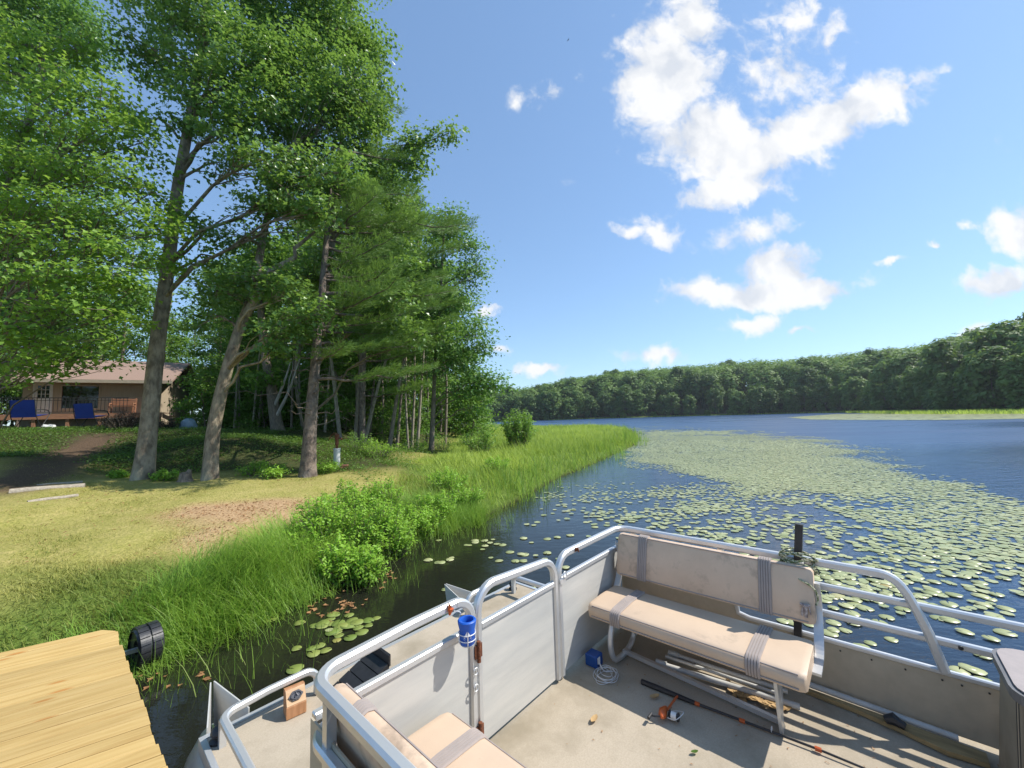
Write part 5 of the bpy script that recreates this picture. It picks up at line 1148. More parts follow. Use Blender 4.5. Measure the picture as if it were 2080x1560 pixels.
# a small bird high over the lake
p = W3(1154, 81, 32); bd = thing('bird', 'tiny dark bird high in the open sky', 'bird', p, .5, org=(0,0,0)); bd.scale = (.6,.6,.6); g = MB(); g.lathe((0,0,0),[(0,-.1),(.025,-.06),(.035,0),(.02,.06),(.01,.1),(0,.15)],8,ax=(1,0,.05)); g.build('body', M_black, bd, True)
for sg in (-1,1): g = MB(); g.add([(-.05,0,0),(.07,0,0),(.04,sg*.16,.05),(-.02,sg*.15,.05),(-.04,sg*.30,.02)],[(0,1,2,3),(3,2,4)]); g.add([(-.05,0,-.01),(.07,0,-.01),(.04,sg*.16,.04),(-.02,sg*.15,.04),(-.04,sg*.30,.015)],[(3,2,1,0),(4,2,3)]); g.build('wing', M_black, bd)

# ================================================================== THE DOCK
ZD = .45
dk = boat_thing('dock', 'new yellow pine dock laid against the lawn beside the boat', 'dock', 0.0, 3.0, ZD-.04)
dth = rad(-15.5)                                                    # boards lie slightly askew of the frame
du = np.array([cos(dth), sin(dth)]); dv = np.array([-sin(dth), cos(dth)])
PW = .096; rp_ = np.random.default_rng(12)
def plank_mesh(L_, cut):
    """board whose right-hand end is sawn along the frame; cut chamfers the outer corner"""
    k = math.tan(dth); h = PW/2-.0032; e = .004
    def ring(z, ins):
        hh = h-ins
        return [(-L_/2,-hh,z),(L_/2-k*-hh*-1-ins+cut*.0,-hh,z),(L_/2+k*hh*-1*-1-ins-cut,hh,z),(-L_/2,hh,z)]
    def rr(z, ins):
        hh = h-ins; return [(-L_/2,-hh,z),(L_/2+k*(-hh)-ins,-hh,z),(L_/2+k*hh-ins-cut,hh,z),(-L_/2,hh,z)]
    g = MB(); V = rr(-.036,0)+rr(-e,0)+rr(0,e); f = [(3,2,1,0),(8,9,10,11)]
    for q in (0,4):
        for i in range(4): f.append((q+i,q+(i+1)%4,q+4+(i+1)%4,q+4+i))
    g.add(V, f); return g.mesh('plank', M_plank)
for i in range(0, 44):
    c0 = np.array([.28,4.50])-dv*PW*i
    edge = .30+.034*(4.5-c0[1])+.004*rp_.normal(); end = c0+du*((edge-c0[0])/du[0]); L_ = 1.28
    mid = end-du*L_/2
    if mid[1] < -.4: continue
    o = bpy.data.objects.new('plank', plank_mesh(L_, .07 if i == 0 else 0.0)); COL.objects.link(o); o.parent = dk
    o.location = (mid[0]-0.0, mid[1]-3.0, .04+.001*rp_.normal()); o.rotation_euler = (.003*rp_.normal(), .001*rp_.normal(), dth)
for a in (-.72,-.2,.25):
    g = MB(); g.box((a-.02,-.6,ZD-.19),(a+.02,4.45-a*.25,ZD-.042)); g.build('joist', M_joist, dk)
for a, b_ in ((-.74,3.4),(.28,3.2),(.28,1.0),(-.74,1.0)):
    g = MB(); g.tube([(a,b_,-.9),(a,b_,ZD-.05)],.03,8); g.build('leg', M_alu, dk)
# the wheel under its outer corner
wc = wb(at(297,1306,.18))
wx_, wy_ = wc[0], wc[1]; R_ = .168; hw = .084
def lathe_x(g, prof, k, c, ang):
    V = []; f = []; n = len(prof)
    for (r_, h) in prof:
        for a in range(k):
            x, y, z = h, r_*cos(2*pi*a/k), r_*sin(2*pi*a/k); V.append((c[0]+x*cos(ang)-y*sin(ang), c[1]+x*sin(ang)+y*cos(ang), c[2]+z))
    for i in range(n-1):
        for a in range(k): f.append((i*k+a,i*k+(a+1)%k,(i+1)*k+(a+1)%k,(i+1)*k+a))
    g.add(V, f)
wa = rad(9); cz_ = .165
g = MB(); lathe_x(g, [(.06,-hw+.02),(.14,-hw+.015),(R_-.03,-hw),(R_-.012,-hw+.02),(R_-.012,hw-.02),(R_-.03,hw),(.14,hw-.015),(.06,hw-.02),(.06,-hw+.02)], 40, (wx_,wy_,cz_), wa); whl = g.build('wheel', M_blackr, dk, True)
tm = []
for k in range(18):
    for side in (-1,1):
        a0 = 2*pi*(k+.06)/18; a1 = 2*pi*(k+.94)/18; h0, h1 = (.006, hw-.012) if side > 0 else (-hw+.012, -.006); V = []
        for rr in (R_-.014, R_):
            for a in np.linspace(a0, a1, 4):
                for h in (h0, h1):
                    x, y, z = h, rr*cos(a), rr*sin(a); V.append((wx_+x*cos(wa)-y*sin(wa), wy_+x*sin(wa)+y*cos(wa), cz_+z))
        f = []
        for i in range(3): f += [(8+2*i,8+2*i+1,8+2*i+3,8+2*i+2),(2*i,2*i+2,8+2*i+2,8+2*i),(2*i+1,8+2*i+1,8+2*i+3,2*i+3)]
        f += [(0,8,9,1),(6,7,15,14)]
        g = MB(); g.add(V, f); g.build('tread_block', M_blackr, whl)
g = MB(); g.bar((wx_+hw*.2,wy_,cz_-.02),(wx_-.32,wy_+.05,cz_-.02),.03); g.build('axle', M_alu, whl)

# ================================================================== THE PONTOON BOAT  (a: port to starboard, b: aft to bow, z: up)
A0, A1 = .57, 2.72; FB = 1.425; BF = 2.51; DK = .5; RT = 1.175; PT = 1.03
boat = boat_thing('pontoon_boat', 'old aluminium pontoon boat with a beige carpeted deck moored among lily pads', 'boat', 1.64, .6, 0)
g = MB(); g.box((.50,-1.7,DK-.05),(2.76,2.49,DK)); g.build('deck', M_carpet, boat)
g = MB(); g.box((.475,2.49,DK-.055),(2.785,2.52,DK+.006)); g.box((.475,-1.7,DK-.055),(.50,2.49,DK+.006)); g.box((2.76,-1.7,DK-.055),(2.785,2.49,DK+.006)); g.build('deck_trim', M_alu, boat)
# pontoons with raised noses
for ca in (.60, 2.27):
    g = MB(); P = []; R = []
    for b_, zc, r_ in [(-1.7,.14,.26),(1.6,.14,.26),(2.1,.14,.26),(2.4,.16,.245),(2.62,.20,.20),(2.78,.25,.13),(2.88,.30,.05),(2.90,.32,.01)]: P.append((ca,b_,zc)); R.append(r_)
    g.tube(P, R, 20); po = g.build('pontoon', M_alu, boat, True)
    g = MB(); zz = .0
    # V-shaped nose plate: two flanges meeting at the front edge
    for sg in (-1, 1):
        pts = [(ca+sg*.005,2.89,.555),(ca+sg*.005,2.83,.25),(ca+sg*.085,2.535,.28),(ca+sg*.085,2.535,.525)]
        g.prism(pts, (sg*.006,0,0))
    g.build('nose_plate', M_sheet, po)
for (a_, b_) in [(.535,2.43),(2.65,2.43)]:
    g = MB(); g.lathe((a_,b_,DK),[(.034,.0),(.036,.012),(.020,.02),(.028,.032),(.033,.045),(.028,.06),(.014,.07),(0,.073)],14); g.build('cleat_knob', M_black, boat, True)
# --- front fence: port panel, gate, starboard panel, each with its own hoop
def sq_tube(g, P, w=.019, m=0, up=(0,0,1)): g.tube(P, w, 8, sq=True, m=m, up=up)
Xa, Zu = np.array([1.,0,0]), np.array([0,0,1.])
def hoop(g, a0, a1, z0, z1, b_, r_=.10, slope=0.0):
    P = [(a0,b_,z0)]+arc((a0+r_,b_,z1-r_), r_, 180, 90, 6, Xa, Zu)+arc((a1-r_,b_,z1-r_-slope), r_, 90, 0, 6, Xa, Zu)+[(a1,b_,z0)]
    sq_tube(g, P, up=(0,1,0))
def panel_sheet(a0, a1, name, m=M_sheet):
    g = MB(); g.box((a0,FB-.004,DK+.025),(a1,FB+.004,PT)); return g
g = panel_sheet(A0+.01, 1.262, 'fence_panel'); pp1 = g.build('fence_panel', M_sheet, boat)
g = MB(); g.box((A0+.0,FB-.014,PT),(1.25,FB+.014,PT+.028), bev=.004); g.build('top_trim', M_alu, pp1)
g = panel_sheet(1.300, 1.912, 'gate'); gate = g.build('gate', M_sheet, boat)
g = MB(); g.box((1.318,FB-.014,PT-.006),(1.90,FB+.014,PT+.022), bev=.004); g.build('top_trim', M_alu, gate)
g = MB(); hoop(g, 1.302, 1.908, DK+.02, 1.205, FB, .105, .025); g.build('gate_hoop', M_alu, gate, True)
g = panel_sheet(1.950, A1-.01, 'fence_panel'); pp3 = g.build('fence_panel', M_sheet, boat)
g = MB(); g.box((1.962,FB-.014,PT),(A1-.02,FB+.014,PT+.028), bev=.004); g.build('top_trim', M_alu, pp3)
for z in (.945,.60):
    g = MB(); g.box((1.262,FB-.026,z-.03),(1.308,FB-.02,z+.03), bev=.002); g.tube([(1.283,FB-.028,z-.045),(1.283,FB-.028,z+.045)],.009,8); g.build('hinge', M_rust, gate)
for z in (.87,.80):
    g = MB(); g.tube(arc((1.262,FB-.028,z),.014,0,360,10,Xa,Zu)[:-1],.0032,6,closed=True,up=(0,1,0)); g.build('ring', M_alu, pp1)
g = MB(); g.box((1.93,FB-.03,1.03),(1.985,FB-.022,1.055)); g.tube(arc((1.972,FB-.033,1.075),.016,0,360,12,Xa,Zu)[:-1],.0035,6,closed=True,up=(0,1,0)); g.build('latch', M_alu, gate)
# port rail: from aft, round the port corner, along the fence, down beside the gate
def corner(c, r_, a0, a1, n=7): return arc((*c[:2],c[2]), r_, a0, a1, n, Xa, np.array([0,1.,0]))
g = MB(); P = [(A0-.01,-1.5,RT)]+corner((A0+.09,FB-.10,RT),.10,180,90)+[(.95,FB,RT+.012),(1.17,FB,RT+.012)]+arc((1.165,FB,RT-.088),.10,90,0,6,Xa,Zu)+[(1.265,FB,DK+.02)]
sq_tube(g, P); g.build('rail', M_alu, boat, True)
g = MB(); P = [(1.948,FB,DK+.02)]+arc((2.048,FB,RT-.10),.10,180,90,6,Xa,Zu)+[(2.3,FB,RT)]+corner((A1-.09,FB-.09,RT),.09,90,0)+[(A1,.6,RT),(A1,.02,RT)]+arc((A1,.02,RT-.09),.09,90,158,6,np.array([0,1.,0]),Zu)
P = P[:-1]+[(A1,-.075,RT-.075),(A1,-.105,RT-.15),(A1,-.135,RT-.24),(A1,-.172,.785)]
sq_tube(g, P); g.build('rail', M_alu, boat, True)
# posts under the rails, mid and low rails
for (a_, b_, z0) in [(A1,1.31,PT),(A1,.742,.9),(A0-.01,1.28,DK+.01),(A0-.01,.35,DK+.01),(A0-.01,-.6,DK+.01)]:
    g = MB(); g.bar((a_,b_,z0),(a_,b_,RT-.018),.03); g.build('rail_post', M_alu, boat)
for (z, b0_) in [(1.05,.62),(.912,.60)]:
    g = MB(); sq_tube(g, [(A1+.012,b0_,z),(A1+.012,0,z),(A1+.012,-1.6,z)], .0165); g.build('side_rail', M_alu, boat, True)
    g = MB(); P = [(A0-.022,-1.6,z-.03),(A0-.022,1.30,z-.03)]+corner((A0+.068,1.31,z-.03),.09,180,100); sq_tube(g, P, .0165); g.build('side_rail', M_alu, boat, True)
for b_ in (-.1,-.5,-.23):
    g = MB(); g.lathe((A1-.012,b_,1.05 if b_ != -.23 else .912),[(0,-.004),(.009,-.003),(.009,.003),(0,.004)],8,ax=(1,0,0)); g.build('bolt', M_black, boat)
# starboard side sheet: full height by the bow, swept down to a low run
e = [(A1,FB-.005,DK+.02),(A1,FB-.005,PT+.02),(A1,.80,PT+.02)]+[(A1,.80-.06*t-.12*sin(t*pi/2)*.6,PT+.02-.26*(1-cos(t*pi/2))) for t in np.linspace(.12,1,8)]
bl = e[-1][1]; e += [(A1,bl-.06,.775),(A1,-1.65,.775),(A1,-1.65,DK+.02)]
g = MB(); g.prism(e, (.006,0,0)); ss = g.build('side_sheet', M_sheetb, boat)
g = MB(); tp = [(A1+.003,y,z+.006) for (_,y,z) in e[2:-1]]; g.tube(tp, .0125, 8, sq=True, up=(1,0,0)); g.build('top_trim', M_alu, ss, True)
e2 = [(2*1.64-0.0-x-.005,y,z) for (x,y,z) in e]; g = MB(); g.prism([(A0-.004,y,z) for (_,y,z) in e], (-.006,0,0)); ps = g.build('side_sheet', M_sheetb, boat)
g = MB(); g.tube([(A0-.007,y,z+.006) for (_,y,z) in e[2:-1]], .0125, 8, sq=True, up=(1,0,0)); g.build('top_trim', M_alu, ps, True)
for b_ in (.20,.08,-.04,-.16,-.22,-.30):
    g = MB(); g.lathe((A1-.003,b_,.745),[(0,-.002),(.004,-.002),(.004,.002),(0,.003)],6,ax=(1,0,0)); g.build('rivet', M_black, ss)
# foredeck side rails
for (a_c, a_e, sg) in [(.535,.98,1),(2.61,2.09,-1)]:
    g = MB(); zf = .632; bf = 2.40; r_ = .07; x = np.array([float(sg),0,0])
    P = [(a_c,FB+.02,zf),(a_c,bf-r_,zf)]+[np.array([a_c,bf-r_,zf])+x*(r_-r_*cos(t))+np.array([0,r_*sin(t),0]) for t in np.linspace(.2,pi/2,6)]
    P += [(a_c+sg*.2,bf,zf+.01)]+arc((a_e-sg*.07,bf,zf-.06),.07,90,0,5,x,Zu)+[(a_e,bf,DK+.01)]
    sq_tube(g, P, .0165); g.build('bow_rail', M_alu, boat, True)
    for bq in (bf-.02, 1.75): g = MB(); g.bar((a_c+sg*.005,bq,DK),(a_c+sg*.005,bq,zf-.014),.028); g.build('rail_post', M_alu, boat)

# --- benches
def bench(lab, mir, b0, b1):
    """starboard layout; mir flips it to the port side"""
    X = (lambda a: a) if not mir else (lambda a: (A0+A1-.055)-a)
    def Q(p): return (X(p[0]), p[1], p[2])
    t = boat_thing('bench', lab, 'bench', X(2.36), (b0+b1)/2, DK, 'tan vinyl benches of the boat')
    def cushion(prof, bb0, bb1, m, name, edge=.028):
        # prof: closed outline in (a, z); ends softened
        pr = np.array(prof); c = pr.mean(0); V = []; f = []; n = len(pr); ys = [bb0,bb0+edge*.3,bb0+edge,bb1-edge,bb1-edge*.3,bb1]; ks = [.80,.94,1,1,.94,.80]
        for y, k in zip(ys, ks):
            for q in pr:
                d = q-c; dl = np.linalg.norm(d); qq = c+d*(1-(1-k)*min(1,.09/dl)); V.append(Q((qq[0],y,qq[1])))
        for i in range(5):
            for j in range(n): f.append((i*n+j,i*n+(j+1)%n,(i+1)*n+(j+1)%n,(i+1)*n+j))
        f += [tuple(range(n-1,-1,-1)), tuple(5*n+j for j in range(n))]
        g = MB(); g.add(V, f); return g.build(name, m, t, True)
    sz0, sz1 = .772, .846
    seat = cushion([(2.172,sz0),(2.165,sz0+.03),(2.166,sz1-.022),(2.178,sz1-.006),(2.20,sz1),(2.35,sz1+.006),(2.53,sz1-.004),(2.545,sz1-.02),(2.545,sz0)], b0, b1, M_vinyl, 'seat')
    for (pa_, pz_) in ((2.1765,sz1-.007),(2.1655,sz0+.012)):
        g = MB(); g.tube([Q((pa_,y,pz_)) for y in np.linspace(b0+.03,b1-.03,6)], .0036, 6); g.build('piping', M_strap, seat, True)
    lean = .055; bz0, bz1 = .908, 1.172
    back = cushion([(2.552,bz0),(2.548,bz0+.02),(2.575,1.04),(2.600,bz1-.03),(2.612,bz1-.006),(2.632,bz1),(2.655,bz1-.008),(2.664,bz1-.03),(2.640,1.04),(2.618,bz0+.01),(2.605,bz0)], b0-.01, b1-.005, M_vinylb, 'backrest')
    for (pa_, pz_) in ((2.6095,bz1-.007),(2.5485,bz0+.012)):
        g = MB(); g.tube([Q((pa_,y,pz_)) for y in np.linspace(b0+.02,b1-.035,6)], .0036, 6); g.build('piping', M_strap, back, True)
    for bc in (b1-.185, b0+.205):
        # ribbed grey band round each cushion: five raised welts
        for k in range(5):
            y = bc-.024+.012*k; g = MB()
            P = [(2.170,sz0-.002),(2.1625,sz0+.03),(2.164,sz1-.022),(2.177,sz1-.004),(2.20,sz1+.003),(2.35,sz1+.009),(2.53,sz1-.001)]
            g.tube([Q((p[0],y,p[1])) for p in P], .0075, 6); g.build('strap', M_strap, seat, True)
        for k in range(5):
            y = bc-.024+.012*k; g = MB()
            P = [(2.551,bz0),(2.547,bz0+.02),(2.573,1.04),(2.598,bz1-.03),(2.611,bz1-.003),(2.632,bz1+.003),(2.657,bz1-.006)]
            g.tube([Q((p[0],y,p[1])) for p in P], .0075, 6); g.build('strap', M_strap, back, True)
    # legs: a tube hoop at the bow end, two flat straps at the other
    g = MB(); P = smooth_path([(2.26,b1-.13,sz0),(2.215,b1-.13,.70),(2.205,b1-.13,.62),(2.235,b1-.13,.545),(2.30,b1-.13,.518),(2.42,b1-.13,.518),(2.50,b1-.13,.56),(2.515,b1-.13,.66),(2.515,b1-.13,sz0)], 5)
    g.tube([Q(p) for p in P], .0165, 10); g.build('leg', M_alu, t, True)
    g = MB(); y = b0+.125
    for P in ([(2.225,y,sz0),(2.245,y,.64),(2.275,y,.508)], [(2.345,y+.01,sz0),(2.36,y+.01,.62),(2.315,y+.01,.508)]):
        g.tube([Q(p) for p in P], .024, 4, sq=True, h=.007, up=(1,0,0) if False else (0,1,0))
    g.build('leg', M_alu, t)
    g = MB(); g.bar(Q((2.36,b1-.13,.535)), Q((2.32,b0+.13,.52)), .022); g.build('stretcher', M_alu, t)
    g = MB(); g.tube([Q(p) for p in [(2.515,b1-.13,.57),(2.56,b1-.20,.62),(2.60,b1-.26,.70)]], .013, 8); g.build('brace', M_alu, t, True)
    for yb in (b0-.014, b1+.004):
        g = MB(); P = smooth_path([(2.36,yb,sz0+.0),(2.50,yb,sz0+.005),(2.575,yb,.83),(2.625,yb,.93),(2.64,yb,1.02),(2.615,yb,1.10)], 4)
        g.tube([Q(p) for p in P], .006, 4, sq=True, h=.020, up=(0,1,0)); g.build('side_bracket', M_alu, t)
    return t
bench('tan vinyl bench along the far starboard rail with a rope-hung post behind it', False, .285, 1.375)
bench('tan vinyl bench at the lower left, backed against the near port rail', True, .10, 1.345)

# --- helm console at the right edge
cn = boat_thing('helm_console', 'beige helm console with a rounded dark-edged top at the right edge', 'console', 2.3, -.55, DK)
def dshape(a0, a1, b0, b1, r_, z):
    pts = []
    for (ca_, cb_, s0) in [(a1-r_,b1-r_,0),(a0+r_,b1-r_,90),(a0+r_,b0+r_,180),(a1-r_,b0+r_,270)]:
        for t_ in np.linspace(s0, s0+90, 6): pts.append((ca_+r_*cos(rad(t_)), cb_+r_*sin(rad(t_)), z))
    return pts
g = MB(); lo = dshape(2.12,2.64,-1.0,-.283,.06,DK+.002); hi = dshape(2.14,2.57,-1.0,-.318,.06,1.005); nn_ = len(lo); g.add(lo+hi, [tuple(range(nn_-1,-1,-1)), tuple(range(nn_,2*nn_))]+[(i,(i+1)%nn_,nn_+(i+1)%nn_,nn_+i) for i in range(nn_)]); g.build('body', M_consoleb, cn, False)
g = MB(); g.prism(dshape(2.095,2.50,-1.03,-.286,.085,1.007), (0,0,.034)); g.build('edge_moulding', mat('grey_rubber', (.15,.15,.155), (.1,.1,.105), .5), cn, False)
g = MB(); g.prism(dshape(2.108,2.488,-1.018,-.299,.075,1.043), (0,0,.005)); g.build('top', M_console, cn, False)
for k in range(4):
    g = MB(); a_ = 2.20+.016*k; g.prism([(a_-.004,-.2905,DK+.01),(a_+.004,-.2905,DK+.01),(a_+.004,-.322,1.0),(a_-.004,-.322,1.0)], (0,.012,0)); g.build('edge_strip', [M_consoleb, M_black, M_trim, M_black][k], cn)

# --- loose things on and about the deck
def cup_at(a_, b_, zt):
    r0, r1, h = .030, .039, .098
    t = boat_thing('foam_cup', 'blue foam can holder with a white sailboat print hanging beside the gate', 'cup', a_, b_, zt-h)
    g = MB(); g.lathe((a_,b_,zt-h),[(0,0),(r0,0),(r0+.003,.004),(r0+.003,.058),(r1,.083),(r1+.001,h-.004),(r1-.003,h),(r1-.010,h),(r1-.013,h-.006),(r0-.008,.05),(r0-.008,.012),(0,.012)],28); cp = g.build('body', M_blue, t, True)
    # print, wrapped on the side that faces the deck: sails, hull, waves
    def on_cup(u, v, off=.0012):
        th_ = -2.18+u*1.0/ (r0+.003); rr = r0+.003+off; return (a_+rr*cos(th_), b_+rr*sin(th_), zt-h+.045+v*.85)
    g = MB()
    for tri_ in ([(-.003,-.006),(-.003,.022),(-.017,-.006)],[(.000,-.006),(.000,.018),(.013,-.006)]): g.add([on_cup(*q) for q in tri_], [(0,1,2)])
    g.add([on_cup(*q) for q in [(-.019,-.008),(.016,-.008),(.011,-.014),(-.014,-.014)]], [(0,1,2,3)])
    for k in range(3): g.add([on_cup(*q) for q in [(-.020+.004*k,-.017-.004*k),(.018-.003*k,-.017-.004*k),(.018-.003*k,-.0185-.004*k),(-.020+.004*k,-.0185-.004*k)]], [(0,1,2,3)])
    g.build('sailboat_print', M_white, cp)
    h_ = boat_thing('wire_cup_holder', 'white wire holder clipped to the port rail, carrying the blue cup', 'cup holder', a_, b_, zt-h-.006)
    for (z, rr) in [(zt-h-.004,.026),(zt-h+.020,.0365),(zt-h+.045,.0365)]:
        g = MB(); g.tube([(a_+rr*cos(x),b_+rr*sin(x),z) for x in np.linspace(0,2*pi,20,endpoint=False)], .0022, 5, closed=True); g.build('ring', M_wire, h_)
    for k in range(5):
        x = 2*pi*k/5+.3; g = MB(); g.tube([(a_+.026*cos(x),b_+.026*sin(x),zt-h-.004),(a_+.0365*cos(x),b_+.0365*sin(x),zt-h+.01),(a_+.0365*cos(x),b_+.0365*sin(x),zt-h+.047)], .0022, 5); g.build('wire', M_wire, h_)
    g = MB(); g.tube(smooth_path([(a_,b_+.043,zt-h+.05),(a_-.005,b_+.046,zt-.01),(a_-.01,b_+.03,zt+.022),(a_-.03,b_+.05,zt+.03)],4), .0025, 5); g.build('hook', M_wire, h_)
cup_at(1.178, 1.355, 1.140)
tg = bw(1.118,1.398,1.185); g = MB(); g.tube([(0,0,-.02),(.008,0,.005),(.002,0,.02),(-.006,0,.0)],[.004,.013,.011,.003],8); o = g.build('plastic_clip', M_orange, None, True); o.location = tuple(tg); o.rotation_euler = (0,0,BOAT_TH); tag(o, 'orange plastic clip on the port rail beside the blue cup', 'clip')
tg = bw(2.118,1.401,1.178); g = MB(); g.lathe((0,0,0),[(0,-.012),(.011,-.01),(.012,0),(.010,.012),(0,.014)],8,ax=(1,0,0)); g.tube([(-.006,-.012,.014),(0,-.014,0),(.006,-.012,-.014)],.004,6); o = g.build('rusty_clamp', M_rust, None, True); o.location = tuple(tg); o.rotation_euler = (0,0,BOAT_TH); tag(o, 'rusty clamp on the rail above the starboard fence panel', 'clamp')
# wooden block with a metal badge
ba, bb = .845, 2.345
bk = boat_thing('wooden_block', 'cedar block with a sloping top and a dark metal badge on the foredeck', 'block', ba, bb, DK)
g = MB(); c, s_ = cos(rad(-8)), sin(rad(-8))
def rb(x, y, z): return (ba+x*c-y*s_, bb+x*s_+y*c, DK+z)
w_, d_ = .046, .04
g.add([rb(-w_,-d_,.004),rb(w_,-d_,.004),rb(w_,d_,.004),rb(-w_,d_,.004),rb(-w_,-d_,.058),rb(w_,-d_,.058),rb(w_,d_*.2,.128),rb(-w_,d_*.2,.128),rb(-w_,d_,.12),rb(w_,d_,.12)],
      [(0,3,2,1),(0,1,5,4),(4,5,6,7),(7,6,9,8),(2,3,8,9),(1,2,9,6,5),(0,4,7,8,3)]); g.build('body', M_cedar, bk)
nrm = np.array([0,-.07,.048]); nrm /= np.linalg.norm(nrm)
def face(u, v, off): # on the sloping face
    y0, z0 = -d_*.4, .093; sy, sz = d_*1.2/.085, .070/.085
    return rb(u, y0+v*sy*.9+nrm[1]*off, z0+v*sz*.95+nrm[2]*off)
g = MB(); g.prism([face(-w_*.97,-.040,.0015),face(w_*.97,-.040,.0015),face(w_*.97,.038,.0015),face(-w_*.97,.038,.0015)], np.array([0,-.001,.001])); g.build('top_face', M_cedarl, bk)
g = MB(); hx = [(.035*cos(x)*(.85 if i%3 else 1), .026*sin(x)) for i, x in enumerate(np.linspace(0,2*pi,6,endpoint=False))]; n_ = np.array(rb(0,nrm[1]*.006,nrm[2]*.006))-np.array(rb(0,0,0)); g.prism([face(u, v, .004) for u, v in hx], n_)
g.build('badge', M_pewter, bk); 
g = MB(); g.tube([face(.022*cos(x)*1.1,.016*sin(x),.012) for x in np.linspace(0,2*pi,14,endpoint=False)],.003,6,closed=True,up=tuple(n_)); g.tube([face(-.006,-.008,.013),face(.0,.010,.014),face(.008,-.004,.013)],.003,6); g.build('relief', M_pewter, bk, True)
# black ribbed step leaning on the foredeck side of the fence
ta, tb_ = 1.12, 2.13; ts = boat_thing('ribbed_step', 'black ribbed plastic step on the foredeck behind the port fence panel', 'step', ta, tb_, DK)
def sp(u, v, w): return (ta-.12+u*.8, tb_-.02+v*.8, DK+.022+w+.10*u/.3)
for k in range(4):
    g = MB(); u0 = .078*k; pts = [sp(u0,0,0),sp(u0+.072,0,0),sp(u0+.072,.26,.0),sp(u0,.26,.0)]; g.prism(pts, (0,0,.018)); g.build('rib', M_black, ts)
g = MB(); g.prism([sp(-.004,-.004,-.008),sp(.315,-.004,-.008),sp(.315,.264,-.008),sp(-.004,.264,-.008)], (0,0,.012)); g.prism([sp(.312,-.004,0),sp(.326,-.004,0),sp(.326,.264,0),sp(.312,.264,0)], (0,0,.06)); g.build('tray', M_black, ts)
# black post with coiled rope behind the bench, lashed to the side rail
pa, pb = 2.695, .345; ps_ = boat_thing('black_post', 'black tube post standing at the starboard rail behind the bench', 'post', pa, pb, DK)
g = MB(); g.tube([(pa-.002,pb+.05,DK),(pa,pb,RT),(pa+.003,pb-.02,1.372)], .0175, 4, sq=True); g.build('tube', M_black, ps_)
g = MB(); g.box((pa-.026,pb-.026,1.135),(pa+.02,pb+.022,1.175), bev=.004); g.build('bracket', M_white, ps_)
rp2 = boat_thing('rope', 'green and cream rope coiled on the black post and tied to the bench back', 'rope', pa, pb, 1.12); rr_ = np.random.default_rng(19)
g = MB()
for k in range(9):
    z = 1.125+.010*k; P = []
    for x in np.linspace(0, 2*pi, 16, endpoint=False): P.append((pa-.012+(.040+.006*rr_.normal())*cos(x), pb+(.078+.005*rr_.normal()+.01*sin(k))*sin(x), z+.012*sin(x*2+k)+.022*abs(cos(x))*(k%2)))
    g.tube(P, .0052, 5, closed=True)
g.build('coil', M_rope, rp2, True)
g = MB(); g.tube(smooth_path([(pa-.05,pb+.075,1.16),(pa-.085,pb+.06,1.11),(pa-.10,pb+.03,1.085),(pa-.085,pb+.01,1.10),(pa-.06,pb-.0,1.13)],5), .0052, 6); g.tube(smooth_path([(pa-.06,pb+.01,1.13),(pa-.10,pb-.01,1.11),(pa-.115,pb-.045,1.10),(pa-.105,pb-.075,1.07),(pa-.105,pb-.083,1.03),(pa-.115,pb-.075,1.0)],6), .0048, 6); g.build('tail', M_rope, rp2, True)
g = MB()
for k in range(8):
    e1 = rr_.normal(size=3)*.006; dn = .028+.022*rr_.random(); g.tube(smooth_path([(2.562+e1[0],.300+.003*k,1.002+e1[2]),(2.552,.303+.004*k+e1[1],.992-.3*dn),(2.553+e1[0]*.5,.304+.005*k+e1[1]*1.5,.985-dn)],3), .0032, 5)
g.tube([(2.556,.292,1.0),(2.552,.31,.996),(2.556,.335,1.0)], [.006,.011,.006], 8)
g.build('knot', mat('frayed_cord', (.55,.50,.47), (.2,.15,.14), .9, scale=70), rp2, True)
# blue box and its coiled cord
bx = boat_thing('blue_box', 'small blue box on the deck in the corner by the bench leg', 'box', 2.165, 1.335, DK); g = MB(); g.box((2.135,1.305,DK+.002),(2.212,1.385,DK+.070), bev=.006); g.build('case', M_bluebox, bx); 
g = MB(); g.box((2.147,1.301,DK+.028),(2.172,1.3045,DK+.062)); g.build('sticker', M_white, bx)
cdp = boat_thing('coiled_cord', 'loop of thin white cord lying in front of the blue box', 'cord', 2.12, 1.24, DK); g = MB()
for k in range(6):
    ox, oy, ra, rb_, ph = 2.12+.010*rr_.normal(), 1.235+.009*rr_.normal(), .060+.010*rr_.normal(), .048+.008*rr_.normal(), rr_.random()*6
    g.tube([(ox+ra*cos(x), oy+rb_*sin(x+.3*sin(ph)), DK+.005+.004*k+.004*sin(2*x+ph)) for x in np.linspace(0,2*pi,24,endpoint=False)], 0.0017, 5, closed=True)
g.tube(smooth_path([(2.16,1.30,DK+.055),(2.125,1.275,DK+.05),(2.13,1.25,DK+.02),(2.17,1.22,DK+.012)],4), .003, 5); g.build('loops', M_wire, cdp, True)
